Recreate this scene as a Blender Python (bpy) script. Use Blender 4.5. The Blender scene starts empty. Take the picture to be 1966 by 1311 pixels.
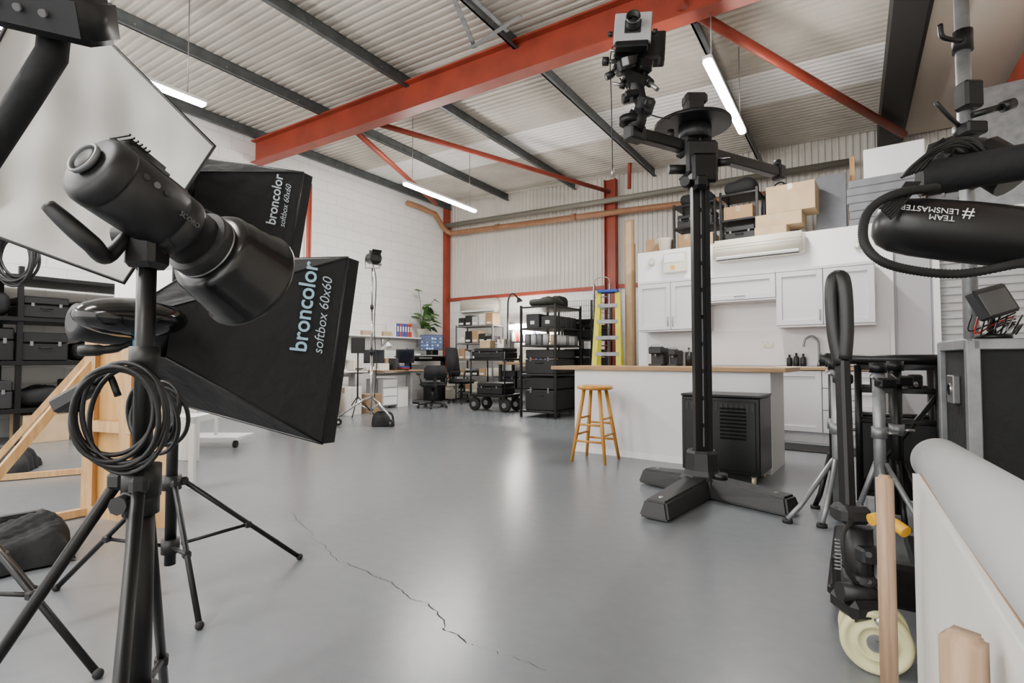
import bpy, bmesh, math, random
from mathutils import Vector, Matrix, Euler
random.seed(7)
D = math.radians
V = Vector
# ---------------------------------------------------------------- image pixel to world and room frame helpers (metres, camera stands at 0,0,1)
F = 1000.0
TH = math.atan(34.5/F)
def _r(px, py):
    u = (px-983)/F; v = (655.5-py)/F
    y = math.cos(TH)-v*math.sin(TH); z = math.sin(TH)+v*math.cos(TH)
    return u/y, z/y
def g(px, py, d):
    a, b = _r(px, py); return V((a*d, d, 1+b*d))
def gf(px, py):
    a, b = _r(px, py); return g(px, py, -1/b)
def gz(px, py, z):
    a, b = _r(px, py); return g(px, py, (z-1)/b)
RZ = -math.atan2(.549, .836)
XD = V((math.cos(RZ), math.sin(RZ), 0)); YD = V((-math.sin(RZ), math.cos(RZ), 0))
C0 = V((-1.76, 14, 0))
def R(s, t, z=0): return C0+XD*s-YD*t+V((0, 0, z))
KZ = D(-37); UX = V((math.cos(KZ), math.sin(KZ), 0)); UY = V((-math.sin(KZ), math.cos(KZ), 0))
K0 = V((1.90, 7.82, 0))
def K(u, y, z=0): return K0+UX*u+UY*y+V((0, 0, z))
def ceilz(s): return 5.2-.03*s
# ---------------------------------------------------------------- materials
def ct(c): return tuple(max(x**1.3, x*.4) for x in c)
def mat(name, col, rough=.5, metal=0, noise=0, nscale=6, bump=0, bscale=80, emit=0):
    m = bpy.data.materials.new(name); m.use_nodes = True; col = ct(col)
    nt = m.node_tree; b = nt.nodes['Principled BSDF']
    c = (*col, 1)
    b.inputs['Base Color'].default_value = c
    b.inputs['Roughness'].default_value = rough
    b.inputs['Metallic'].default_value = metal
    if emit:
        b.inputs['Emission Color'].default_value = c; b.inputs['Emission Strength'].default_value = emit
    tc = nt.nodes.new('ShaderNodeTexCoord')
    if noise:
        n = nt.nodes.new('ShaderNodeTexNoise'); n.inputs['Scale'].default_value = nscale; n.inputs['Detail'].default_value = 5
        nt.links.new(tc.outputs['Object'], n.inputs['Vector'])
        r = nt.nodes.new('ShaderNodeValToRGB')
        r.color_ramp.elements[0].position = .3; r.color_ramp.elements[1].position = .7
        r.color_ramp.elements[0].color = (*[x*(1-noise) for x in col], 1)
        r.color_ramp.elements[1].color = (*[min(1, x*(1+noise*.5)) for x in col], 1)
        nt.links.new(n.outputs['Fac'], r.inputs['Fac']); nt.links.new(r.outputs['Color'], b.inputs['Base Color'])
    if bump:
        n = nt.nodes.new('ShaderNodeTexNoise'); n.inputs['Scale'].default_value = bscale
        nt.links.new(tc.outputs['Object'], n.inputs['Vector'])
        bp = nt.nodes.new('ShaderNodeBump'); bp.inputs['Strength'].default_value = bump; bp.inputs['Distance'].default_value = .01
        nt.links.new(n.outputs['Fac'], bp.inputs['Height']); nt.links.new(bp.outputs['Normal'], b.inputs['Normal'])
    return m
def block_mat(name, col, axis):
    m = mat(name, col, .6)
    nt = m.node_tree; b = nt.nodes['Principled BSDF']
    tc = nt.nodes.new('ShaderNodeTexCoord'); sp = nt.nodes.new('ShaderNodeSeparateXYZ'); cb = nt.nodes.new('ShaderNodeCombineXYZ')
    nt.links.new(tc.outputs['Object'], sp.inputs[0])
    nt.links.new(sp.outputs[axis], cb.inputs[0]); nt.links.new(sp.outputs['Z'], cb.inputs[1])
    br = nt.nodes.new('ShaderNodeTexBrick'); nt.links.new(cb.outputs[0], br.inputs['Vector'])
    br.inputs['Scale'].default_value = 1; br.inputs['Brick Width'].default_value = .45; br.inputs['Row Height'].default_value = .225
    br.inputs['Mortar Size'].default_value = .006; br.inputs['Mortar Smooth'].default_value = .5
    br.inputs['Color1'].default_value = (*col, 1); br.inputs['Color2'].default_value = (*[x*.97 for x in col], 1)
    br.inputs['Mortar'].default_value = (*[x*.76 for x in col], 1)
    nt.links.new(br.outputs['Color'], b.inputs['Base Color'])
    bp = nt.nodes.new('ShaderNodeBump'); bp.inputs['Strength'].default_value = .6; bp.inputs['Distance'].default_value = .006; bp.invert = True
    nt.links.new(br.outputs['Fac'], bp.inputs['Height']); nt.links.new(bp.outputs['Normal'], b.inputs['Normal'])
    return m
def wood_mat(name, c1, c2, sc=(2, 2, 20), rough=.5):
    m = mat(name, c1, rough); c1 = ct(c1); c2 = ct(c2); nt = m.node_tree; b = nt.nodes['Principled BSDF']
    tc = nt.nodes.new('ShaderNodeTexCoord'); mp = nt.nodes.new('ShaderNodeMapping'); mp.inputs['Scale'].default_value = sc
    n = nt.nodes.new('ShaderNodeTexNoise'); n.inputs['Scale'].default_value = 3; n.inputs['Detail'].default_value = 6
    r = nt.nodes.new('ShaderNodeValToRGB'); r.color_ramp.elements[0].position = .35; r.color_ramp.elements[1].position = .65
    r.color_ramp.elements[0].color = (*c1, 1); r.color_ramp.elements[1].color = (*c2, 1)
    nt.links.new(tc.outputs['Object'], mp.inputs[0]); nt.links.new(mp.outputs[0], n.inputs['Vector'])
    nt.links.new(n.outputs['Fac'], r.inputs[0]); nt.links.new(r.outputs[0], b.inputs['Base Color'])
    return m
BLK = mat('black_plastic', (.012, .012, .013), .46)
BLKM = mat('black_metal', (.014, .014, .015), .40, .3)
BLKF = mat('black_fabric', (.012, .013, .016), .8, bump=.5, bscale=25)
GLOSS = mat('black_gloss', (.008, .008, .009), .15)
RUB = mat('rubber', (.02, .02, .02), .7)
DGR = mat('dark_grey', (.050, .051, .055), .55, noise=.3)
CHAR = mat('charcoal_casting', (.028, .028, .031), .5, noise=.25, nscale=20)
GRY = mat('mid_grey', (.22, .22, .23), .6, noise=.15)
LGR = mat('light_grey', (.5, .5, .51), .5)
STL = mat('steel', (.5, .5, .5), .3, .9, noise=.2)
GALV = mat('galvanised', (.36, .37, .38), .45, .6, noise=.25, nscale=12)
CHR = mat('chrome', (.75, .75, .76), .15, 1)
WHT = mat('white_paint', (.88, .88, .88), .5)
WHP = mat('white_plastic', (.72, .69, .60), .4)
CABM = mat('cabinet_paint', (.70, .68, .71), .4)
ISL = mat('island_paint', (.78, .78, .80), .45)
RED = mat('red_oxide_paint', (.40, .088, .048), .5, noise=.25, nscale=3)
ORP = mat('orange_pipe', (.42, .24, .14), .5, noise=.15)
GYP = mat('grey_pipe', (.28, .27, .23), .5)
CARD = mat('cardboard', (.46, .32, .19), .8, noise=.12)
CARD2 = mat('cardboard_pale', (.58, .45, .30), .8, noise=.12)
TAPE = mat('packing_tape', (.50, .41, .28), .3)
PAP = mat('paper', (.8, .79, .76), .8)
YEL = mat('yellow_paint', (.75, .45, .01), .4)
LYEL = mat('ladder_yellow', (.70, .66, .06), .45)
BLU = mat('blue', (.03, .10, .40), .45)
REDP = mat('red_plastic', (.5, .03, .02), .45)
GRN = mat('leaf_green', (.08, .20, .03), .5, noise=.3)
TEAL = mat('teal', (.02, .30, .38), .5)
CREAM = mat('cream_nylon', (.72, .70, .44), .4, noise=.1)
TXB = mat('text_light_blue', (.38, .58, .70), .6)
TXP = mat('text_pale', (.52, .60, .66), .6)
TXR = mat('text_pale_rear', (.60, .68, .74), .6)
TXW = mat('text_white', (.75, .75, .75), .5)
SILV = mat('grey_fabric', (.54, .53, .51), .65, noise=.12, nscale=3, bump=.6, bscale=6)
DIFF = mat('diffuser_white', (.8, .8, .8), .8)
PINE = wood_mat('pine', (.56, .36, .17), (.66, .46, .25), (14, 14, 1.5))
PLY = wood_mat('plywood', (.58, .36, .14), (.68, .46, .21), (5, 5, 1))
OAK = wood_mat('oak_worktop', (.38, .25, .13), (.48, .33, .19), (2, 25, 25))
STOOLW = wood_mat('honey_stool_wood', (.52, .27, .05), (.60, .34, .08), (10, 10, 2), .35)
STICK = wood_mat('pale_timber', (.44, .31, .21), (.53, .39, .28), (25, 25, 2))
SCRN = mat('screen_dark', (.02, .025, .04), .15)
SCRB = mat('screen_lit', (.03, .06, .14), .3, emit=1.6)
SCT = mat('screen_thumb', (.35, .5, .7), .4, emit=1.2)
LEDM = mat('led_tube', (1, .98, .95), .5, emit=275)
LAMPM = mat('bench_light', (1, .97, .9), .5, emit=140)
GUT = mat('dark_gutter', (.03, .028, .025), .6)
PURL = mat('purlin_steel', (.16, .17, .175), .5, .4, noise=.3)
FOAM = mat('grey_foam', (.27, .28, .30), .8, noise=.15)
STONE = mat('splashback', (.74, .73, .74), .3, noise=.08, nscale=2)
DEVM = mat('lilac_grey_panel', (.50, .49, .51), .5)
CANV = mat('canvas_board', (.80, .79, .77), .75, noise=.05, nscale=4)
GRYR = mat('grey_paper_roll', (.46, .465, .47), .7)
OLV = mat('olive_fabric', (.03, .035, .02), .7)
BODY = mat('flash_body', (.022, .022, .024), .48)
# floor
FLR = mat('painted_concrete', (.25, .265, .285), .27)
nt = FLR.node_tree; b = nt.nodes['Principled BSDF']; tc = nt.nodes.new('ShaderNodeTexCoord')
n1 = nt.nodes.new('ShaderNodeTexNoise'); n1.inputs['Scale'].default_value = 14; n1.inputs['Detail'].default_value = 5
n2 = nt.nodes.new('ShaderNodeTexNoise'); n2.inputs['Scale'].default_value = 60; n2.inputs['Detail'].default_value = 2
nt.links.new(tc.outputs['Object'], n1.inputs[0]); nt.links.new(tc.outputs['Object'], n2.inputs[0])
rp = nt.nodes.new('ShaderNodeValToRGB'); rp.color_ramp.elements[0].position = 0; rp.color_ramp.elements[1].position = 1
rp.color_ramp.elements[0].color = (.148, .160, .174, 1); rp.color_ramp.elements[1].color = (.176, .188, .202, 1)
nt.links.new(n1.outputs[0], rp.inputs[0]); nt.links.new(rp.outputs[0], b.inputs['Base Color'])
bp = nt.nodes.new('ShaderNodeBump'); bp.inputs['Strength'].default_value = .1; bp.inputs['Distance'].default_value = .003
nt.links.new(n2.outputs[0], bp.inputs['Height']); nt.links.new(bp.outputs[0], b.inputs['Normal'])
CRK = mat('crack', (.03, .03, .03), .9)
ROOF = mat('roof_sheet', (.66, .625, .565), .65, noise=.18, nscale=1.3)
ROOFL = mat('rooflight_sheet', (.93, .92, .9), .5, noise=.03)
CLAD = mat('wall_cladding', (.76, .735, .68), .6, noise=.1, nscale=1)
LIN = mat('pale_lining', (.66, .61, .54), .7)
# ---------------------------------------------------------------- mesh builder
def basis(d):
    d = V(d).normalized(); a = V((0, 0, 1)) if abs(d.z) < .95 else V((1, 0, 0))
    x = a.cross(d).normalized(); return x, d.cross(x).normalized(), d
class MB:
    def __init__(s): s.v = []; s.f = []; s.m = []; s.sm = []; s.mats = []
    def mi(s, m):
        if m not in s.mats: s.mats.append(m)
        return s.mats.index(m)
    def add(s, vs, fs, m, smooth=False):
        o = len(s.v); s.v += [V(v) for v in vs]; k = s.mi(m)
        for i, f in enumerate(fs):
            s.f.append([o+j for j in f]); s.m.append(k); s.sm.append(smooth if isinstance(smooth, bool) else smooth[i])
        return s
    def box(s, c, size, m, rot=None, bev=0, seg=1):
        bm = bmesh.new(); bmesh.ops.create_cube(bm, size=1)
        for v in bm.verts: v.co = V((v.co.x*size[0], v.co.y*size[1], v.co.z*size[2]))
        if bev: bmesh.ops.bevel(bm, geom=list(bm.edges), offset=min(bev, min(size)*.45), segments=seg, affect='EDGES')
        M = Matrix.Identity(3)
        if rot is not None:
            if isinstance(rot, (int, float)): M = Matrix.Rotation(rot, 3, 'Z')
            elif isinstance(rot, Matrix): M = rot.to_3x3()
            else: M = Euler(rot).to_matrix()
        bm.verts.ensure_lookup_table()
        s.add([M@v.co+V(c) for v in bm.verts], [[v.index for v in f.verts] for f in bm.faces], m, seg > 1); bm.free(); return s
    def bx(s, a, b2, m, bev=0):
        a = V(a); b2 = V(b2); return s.box((a+b2)/2, [abs(q) for q in (b2-a)], m, None, bev)
    def beam(s, p0, p1, w, h, m, bev=0):
        p0 = V(p0); p1 = V(p1); x, y, z = basis(p1-p0)
        M = Matrix((x, y, z)).transposed(); return s.box((p0+p1)/2, (w, h, (p1-p0).length), m, M, bev)
    def cyl(s, p0, p1, r, m, r1=None, seg=14, cap=True):
        p0 = V(p0); p1 = V(p1); r1 = r if r1 is None else r1; x, y, z = basis(p1-p0)
        vs = []
        for p, q in ((p0, r), (p1, r1)):
            for i in range(seg):
                a = 2*math.pi*i/seg; vs.append(p+(x*math.cos(a)+y*math.sin(a))*q)
        fs = [[i, (i+1) % seg, seg+(i+1) % seg, seg+i] for i in range(seg)]; sm = [True]*seg
        if cap: fs += [list(range(seg))[::-1], list(range(seg, 2*seg))]; sm += [False, False]
        return s.add(vs, fs, m, sm)
    def tube(s, pts, r, m, seg=8, closed=False):
        pts = [V(p) for p in pts]; n = len(pts); vs = []; up = None
        for i, p in enumerate(pts):
            a = pts[(i-1) % n] if (closed or i > 0) else p; c = pts[(i+1) % n] if (closed or i < n-1) else p
            d = (c-a)
            if d.length < 1e-7: d = V((0, 0, 1))
            d.normalize()
            if up is None: x, y, _ = basis(d)
            else:
                x = up-d*up.dot(d)
                x = x.normalized() if x.length > 1e-5 else basis(d)[0]
                y = d.cross(x)
            up = x; rr = r[i] if isinstance(r, (list, tuple)) else r
            for k in range(seg):
                t = 2*math.pi*k/seg; vs.append(p+(x*math.cos(t)+y*math.sin(t))*rr)
        fs = []; L = n if closed else n-1
        for i in range(L):
            j = (i+1) % n
            for k in range(seg): fs.append([i*seg+k, i*seg+(k+1) % seg, j*seg+(k+1) % seg, j*seg+k])
        sm = [True]*len(fs)
        if not closed: fs += [list(range(seg))[::-1], [(n-1)*seg+k for k in range(seg)]]; sm += [False, False]
        return s.add(vs, fs, m, sm)
    def lathe(s, prof, m, o=(0, 0, 0), ax=(0, 0, 1), seg=24, cap=True, smooth=True):
        o = V(o); x, y, z = basis(ax); vs = []
        for q, h in prof:
            for i in range(seg):
                a = 2*math.pi*i/seg; vs.append(o+z*h+(x*math.cos(a)+y*math.sin(a))*max(q, 1e-4))
        fs = []
        for j in range(len(prof)-1):
            for i in range(seg): fs.append([j*seg+i, j*seg+(i+1) % seg, (j+1)*seg+(i+1) % seg, (j+1)*seg+i])
        sm = [smooth]*len(fs)
        if cap: fs += [list(range(seg))[::-1], [(len(prof)-1)*seg+i for i in range(seg)]]; sm += [False]*2
        return s.add(vs, fs, m, sm)
    def ell(s, c, r, m, rot=None, seg=16, rings=10):
        if not hasattr(r, '__len__'): r = (r, r, r)
        M = rot if isinstance(rot, Matrix) else (Euler(rot).to_matrix() if rot is not None else Matrix.Identity(3))
        vs = []; c = V(c)
        for j in range(rings+1):
            p = math.pi*j/rings
            for i in range(seg):
                a = 2*math.pi*i/seg
                vs.append(c+M@V((r[0]*math.sin(p)*math.cos(a), r[1]*math.sin(p)*math.sin(a), r[2]*math.cos(p))))
        fs = [[j*seg+i, (j+1)*seg+i, (j+1)*seg+(i+1) % seg, j*seg+(i+1) % seg] for j in range(rings) for i in range(seg)]
        return s.add(vs, fs, m, True)
    def patch(s, p00, p10, p11, p01, m, n=8, bulge=V((0, 0, 0)), wr=None):
        vs = []
        for j in range(n+1):
            for i in range(n+1):
                u = i/n; w = j/n
                p = V(p00)*(1-u)*(1-w)+V(p10)*u*(1-w)+V(p11)*u*w+V(p01)*(1-u)*w
                k = 16*u*(1-u)*w*(1-w)
                p = p+bulge*k
                if wr: p = p+bulge.normalized()*wr(u, w)*min(1, 2*k)
                vs.append(p)
        fs = [[j*(n+1)+i, j*(n+1)+i+1, (j+1)*(n+1)+i+1, (j+1)*(n+1)+i] for j in range(n) for i in range(n)]
        return s.add(vs, fs, m, True)
    def mesh(s, name, inv=None):
        me = bpy.data.meshes.new(name)
        vs = [inv@v if inv is not None else v for v in s.v]
        me.from_pydata([tuple(v) for v in vs], [], s.f)
        for m in s.mats: me.materials.append(m)
        me.polygons.foreach_set('material_index', s.m); me.polygons.foreach_set('use_smooth', s.sm)
        me.update(); return me
def link(o): bpy.context.scene.collection.objects.link(o); return o
class T:
    def __init__(s, name, label, cat, loc=(0, 0, 0), rz=0, group=None, mesh=None, world=False):
        s.M = Matrix.Translation(V(loc))@Matrix.Rotation(rz, 4, 'Z')
        me = mesh.mesh(name, s.M.inverted() if world else None) if mesh else None
        s.o = link(bpy.data.objects.new(name, me)); s.o.location = loc; s.o.rotation_euler = (0, 0, rz)
        s.o['label'] = label; s.o['category'] = cat
        if group: s.o['group'] = group
        if not mesh: s.o.empty_display_size = .1
    def part(s, name, mb, label=None, world=False, parent=None):
        o = link(bpy.data.objects.new(name, mb.mesh(name, s.M.inverted() if world else None)))
        o.parent = parent or s.o
        if label: o['label'] = label
        return o
    def text(s, name, body, org, xd, yd, size, m, parent=None, label=None, italic=0, align='LEFT', ext=.0008, bold=0):
        cu = bpy.data.curves.new(name, 'FONT'); cu.body = body; cu.size = size; cu.extrude = ext; cu.shear = italic; cu.align_x = align; cu.offset = bold
        tmp = link(bpy.data.objects.new('tmp', cu)); bpy.context.view_layer.update()
        me = bpy.data.meshes.new_from_object(tmp.evaluated_get(bpy.context.evaluated_depsgraph_get()))
        bpy.data.objects.remove(tmp)
        x = V(xd).normalized(); z = x.cross(V(yd)).normalized(); y = z.cross(x)
        A = Matrix((x, y, z)).transposed().to_4x4(); A.translation = V(org)
        me.transform(s.M.inverted()@A); me.materials.clear(); me.materials.append(m)
        o = link(bpy.data.objects.new(name, me)); o.parent = parent or s.o
        if label: o['label'] = label
        return o
def dup(o, loc, rz=None, label=None):
    n = o.copy(); bpy.context.scene.collection.objects.link(n); n.location = loc
    if rz is not None: n.rotation_euler = (0, 0, rz)
    if label: n['label'] = label
    def kids(a, b_):
        for c in list(a.children):
            if c.name == n.name: continue
            k = c.copy(); bpy.context.scene.collection.objects.link(k); k.parent = b_; kids(c, k)
    kids(o, n); return n
def cat(pts, n=8, closed=False):
    pts = [V(p) for p in pts]; N = len(pts); out = []
    for i in range(N if closed else N-1):
        p1 = pts[i]; p2 = pts[(i+1) % N]
        p0 = pts[i-1] if (closed or i > 0) else p1*2-p2
        p3 = pts[(i+2) % N] if (closed or i < N-2) else p2*2-p1
        for k in range(n):
            t = k/n
            out.append(.5*((2*p1)+(p2-p0)*t+(2*p0-5*p1+4*p2-p3)*t*t+(3*p1-p0-3*p2+p3)*t**3))
    if not closed: out.append(pts[-1])
    return out
def struct(name, mb, loc=C0, rz=RZ, label=None):
    o = link(bpy.data.objects.new(name, mb.mesh(name))); o.location = loc; o.rotation_euler = (0, 0, rz)
    o['kind'] = 'structure'
    if label: o['label'] = label
    return o
def solo(name, label, catg, mb, loc=(0, 0, 0), rz=0, group=None, world=False):
    return T(name, label, catg, loc, rz, group, mb, world).o
# ================================================================ ROOM  (local x = s, y = -t)
W = 11.1; BK = 16.5
mb = MB().bx((-.3, -BK, -.15), (W+.3, .3, 0), FLR)
MI = (Matrix.Translation(C0)@Matrix.Rotation(RZ, 4, 'Z')).inverted()
ck = [(560, 985), (575, 1000), (590, 1015), (600, 1032), (625, 1050), (640, 1070), (655, 1080), (690, 1090), (715, 1106), (740, 1112), (775, 1135), (790, 1150), (812, 1155), (840, 1175), (852, 1195), (850, 1208), (880, 1220), (905, 1238), (925, 1245), (960, 1255), (1010, 1270), (1060, 1292)]
cp = []
for i in range(len(ck)-1):
    for k in range(4):
        t = k/4; cp.append(gf(ck[i][0]*(1-t)+ck[i+1][0]*t+random.uniform(-4, 4), ck[i][1]*(1-t)+ck[i+1][1]*t+random.uniform(-2, 2)))
vs = []; fs = []
for i, p in enumerate(cp):
    w = random.uniform(.0010, .0036)*(1 if 20 < i < 70 else .5)
    q = MI@p; q.z = .0008; vs += [q+V((-w, 0, 0)), q+V((w, w, 0))]
    if i: a = 2*i; fs.append([a-2, a-1, a+1, a])
mb.add(vs, fs, CRK)
struct('floor', mb)
struct('wall_left', MB().bx((-.25, -BK, 0), (0, .25, 5.4), block_mat('white_block_left', (.85, .84, .82), 'Y')))
struct('wall_back', MB().bx((0, 0, 0), (W, .2, 2.6), block_mat('white_block_back', (.85, .84, .82), 'X')))
def corr(x0, x1, pitch, amp, fn, m, fm=None):
    mm = MB(); a = x0; prev = None
    prof = [(0, 0), (.22, 0), (.36, 1), (.64, 1), (.78, 0)]
    while a < x1:
        for fx, h in prof:
            cur = fn(a+fx*pitch, h*amp)
            if prev is not None: mm.add([prev[0], prev[1], cur[1], cur[0]], [[0, 1, 2, 3]], fm(a) if fm else m)
            prev = cur
        a += pitch
    return mm
mb = corr(0, W, .105, .022, lambda a, h: (V((a, .06-h, 2.6)), V((a, .06-h, 5.25))), CLAD)
mb.bx((0, .07, 2.6), (W, .2, 5.4), CLAD)
struct('wall_back_upper', mb)
mb = corr(0, BK, .115, .02, lambda a, h: (V((-.0, -a, ceilz(0)+h)), V((W, -a, ceilz(W)+h))), ROOF, lambda a: ROOFL if 1.9 < a < 2.9 or 8.3 < a < 9.2 else ROOF)
mb.add([(0, .2, ceilz(0)+.06), (W, .2, ceilz(W)+.06), (W, -BK, ceilz(W)+.06), (0, -BK, ceilz(0)+.06)], [[0, 1, 2, 3]], ROOF)
struct('ceiling', mb)
mb = corr(0, BK, .105, .025, lambda a, h: (V((W-h, -a, 0)), V((W-h, -a, 5.1))), CLAD)
mb.bx((W+.01, -BK, 0), (W+.2, .2, 5.2), CLAD)
struct('wall_right', mb)
tn = [0]
def trim(mb, label=None):
    tn[0] += 1; return struct('trim_%d' % tn[0], mb, label=label)
for s in (.12, 1.98, 3.84, 5.7, 7.69):
    z = ceilz(s)-.005
    mb = MB().bx((s-.012, -BK, z-.17), (s+.012, 0, z), PURL).bx((s-.012, -BK, z-.17), (s+.05, 0, z-.155), PURL).bx((s-.05, -BK, z-.015), (s+.012, 0, z), PURL)
    for k in range(15): mb.cyl((s-.014, -k*1.1-.4, z-.1), (s+.014, -k*1.1-.4, z-.1), .012, GALV, seg=6)
    trim(mb, 'dark galvanised steel roof purlin')
trim(MB().bx((9.55, -BK, 4.55), (9.85, -.05, 4.88), GUT).bx((9.85, -BK, 4.62), (9.9, -.05, 4.9), GUT), 'dark valley gutter under roof')
trim(MB().bx((9.9, -BK, 4.70), (W-.1, -.05, 4.72), LIN), 'pale lining board')
trim(MB().bx((W-.22, -BK, 4.25), (W-.03, 0, 4.6), RED), 'red eaves beam')
def ibeam(p0, p1, h, w, m, tw=.02):
    p0 = V(p0); p1 = V(p1); o = MB(); up = V((0, 0, 1))
    d = (p1-p0).normalized(); sd = d.cross(up).normalized()
    M = Matrix((d, sd, d.cross(sd)*-1)).transposed(); L = (p1-p0).length; c = (p0+p1)/2
    o.box(c, (L, tw, h), m, M); o.box(c+up*(h/2-.012), (L, w, .024), m, M); o.box(c-up*(h/2-.012), (L, w, .024), m, M)
    return o
for ty in (5.4, 12.6): trim(ibeam((0, -ty, 4.80), (W, -ty, 4.80-.014*W), .42, .2, RED), 'red painted steel roof beam')
trim(MB().bx((4.62, -.16, 0), (4.64, .0, 4.95), RED).bx((4.86, -.16, 0), (4.88, 0, 4.95), RED).bx((4.62, -.09, 0), (4.88, -.07, 4.95), RED), 'red steel column')
trim(MB().bx((0.0, -.16, 0), (.12, .0, 5.05), RED), 'red steel corner column')
trim(MB().bx((0.1, -.07, 2.55), (W, 0.03, 2.63), RED), 'red steel rail')
def wtrim(mb, label):
    tn[0] += 1; o = link(bpy.data.objects.new('trim_%d' % tn[0], mb.mesh('trim'))); o['kind'] = 'structure'; o['label'] = label
wtrim(MB().cyl(gz(676, 246, 4.62), gz(838, 392, 4.75), .045, RED), 'red roof brace tube')
wtrim(MB().cyl(gz(706, 232, 4.72), gz(1170, 368, 4.62), .045, RED), 'red roof brace tube')
wtrim(MB().cyl(gz(1305, 8, 4.62), gz(1735, 258, 4.45), .055, RED), 'red roof brace tube')
wtrim(MB().cyl(g(1211, 180, 10.6), g(1208, 362, 10.6), .04, RED), 'red vertical brace tube')
wtrim(MB().cyl(gz(1335, 40, 4.6), gz(1462, 312, 4.75), .03, PURL), 'thin grey roof tie')
wtrim(MB().beam(gz(868, -10, 4.75), gz(912, 92, 4.72), .05, .012, GALV).beam(gz(890, -20, 4.75), gz(975, 60, 4.72), .05, .012, GALV).beam(gz(905, 92, 4.70), gz(1000, 30, 4.72), .05, .012, GALV), 'galvanised strut brackets on beam')
trim(MB().tube([(.2, -.3, 4.52), (5, -.3, 4.42), (9.2, -.3, 4.35)], .06, GYP, 12), 'grey wall pipe')
pp = cat([R(.25, .75, 4.72), R(.22, .6, 4.62), R(.2, .35, 4.45), R(.35, .28, 4.33), R(.8, .25, 4.30), R(5, .25, 4.16), R(8, .25, 4.02)], 6)
wtrim(MB().tube([R(.2, 1.7, 4.78), R(.2, 1.3, 4.78)]+pp, .065, ORP, 12).cyl(R(1.8, .26, 4.27), R(1.9, .26, 4.27), .08, ORP).cyl(R(3.9, .26, 4.20), R(4.0, .26, 4.20), .08, ORP), 'brown waste pipe with bends')
# ================================================================ LIGHT FITTINGS
def batten(p, L=1.9, z=3.9, label='long white LED batten light hanging from chains'):
    t = T('batten_light', label, 'ceiling light', V((p.x, p.y, z)), RZ, 'LED batten lights')
    t.part('housing', MB().box((0, 0, .035), (.09, L, .05), WHT, bev=.01))
    t.part('diffuser', MB().box((0, 0, 0), (.085, L-.02, .045), LEDM, bev=.015, seg=2))
    s = (V((p.x, p.y, 0))-C0).dot(XD)
    for sy in (-1, 1): t.part('chain', MB().cyl((0, sy*L*.4, .05), (0, sy*L*.4, ceilz(s)-z-.03), .006, STL, seg=6))
a = gz(1361, 115, 3.9); bq = gz(1423, 256, 3.9); batten((a+bq)/2, 1.95)
a = gz(780, 354, 3.9); bq = gz(910, 405, 3.9); batten((a+bq)/2, 1.95)
e = gz(394, 203, 3.9); batten(e-YD*.97, 1.95)
for px in [(3.2, 11.2), (6.5, 12.2), (9.3, 13.5), (1.9, 14.0)]: batten(R(*px), 1.95)  # extra battens out of view, added to brighten the room
# ================================================================ KITCHEN
struct('wall_kitchen', MB().bx((-.14, .33, 0), (3.1, .43, 2.67), WHT).bx((-.14, .43, 0), (-.04, 1.9, 2.67), WHT), K0, KZ)
struct('ceiling_kitchen', MB().bx((-.14, .43, 2.6), (4.35, 2.0, 2.67), WHT), K0, KZ)
mb = MB().bx((3.1, .36, 0), (3.5, .42, 2.3), DEVM).bx((3.1, .33, 2.3), (4.35, .43, 2.67), WHT).bx((3.47, .33, 0), (3.53, .43, 2.3), WHT)
mb.bx((3.13, .345, .05), (3.45, .36, 2.25), DEVM, .005).cyl((3.43, .33, 1.0), (3.43, .345, 1.0), .02, STL).cyl((3.44, .31, 1.0), (3.34, .31, 1.0), .01, STL)
struct('door_1', mb, K0, KZ, 'plain lilac grey door beside kitchen')
mb = corr(0, 2.25, .09, .02, lambda a_, h: (V((3.53, .40-h, a_)), V((4.35, .40-h, a_))), LGR)
struct('door_2', mb, K0, KZ, 'pale ribbed metal shutter')
def shaker(t, name, x0, x1, z0, z1, y, hx=None, hz=None, horiz=False):
    o = MB(); fw = .065; g_ = .004
    x0 += g_; x1 -= g_; z0 += g_; z1 -= g_
    o.bx((x0, y-.006, z0), (x1, y, z1), CABM)
    for a_, b_ in (((x0, z0), (x0+fw, z1)), ((x1-fw, z0), (x1, z1)), ((x0+fw, z0), (x1-fw, z0+fw)), ((x0+fw, z1-fw), (x1-fw, z1))):
        o.bx((a_[0], y-.026, a_[1]), (b_[0], y-.005, b_[1]), CABM, .001)
    d = t.part(name, o)
    if hx is not None:
        h = MB(); l = .065
        if horiz: h.tube([(hx-l, y-.02, hz), (hx-l, y-.05, hz), (hx+l, y-.05, hz), (hx+l, y-.02, hz)], .006, GALV)
        else: h.tube([(hx, y-.02, hz-l), (hx, y-.05, hz-l), (hx, y-.05, hz+l), (hx, y-.02, hz+l)], .006, GALV)
        t.part('handle', h, 'steel bar handle', parent=d)
def upper(x0, x1, z0, z1, doors, label):
    t = T('wall_cabinet', label, 'kitchen cabinet', K(x0, 0, z0), KZ, 'kitchen wall cabinets')
    w = x1-x0; h = z1-z0
    t.part('body', MB().bx((0.002, .021, 0), (w-.002, .024, h), GRY).bx((0.002, .024, 0), (w-.002, .31, h), CABM))  # thin grey sheet behind the doors paints the shade in their gaps
    t.part('light_pelmet', MB().bx((.001, 0, -.02), (w-.001, .31, -.002), CABM)); t.part('cornice', MB().bx((.001, -.01, h), (w-.001, .31, h+.035), CABM))
    for i in range(doors):
        a_ = w*i/doors; b_ = w*(i+1)/doors
        if doors == 1: shaker(t, 'door', a_, b_, 0, h, .02, w/2, .045, True)
        else: shaker(t, 'door', a_, b_, 0, h, .02, (b_-.035 if i == 0 else a_+.035), .12)
upper(0, 1.0, 1.43, 2.12, 2, 'light grey shaker wall cabinet with two doors')
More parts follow.
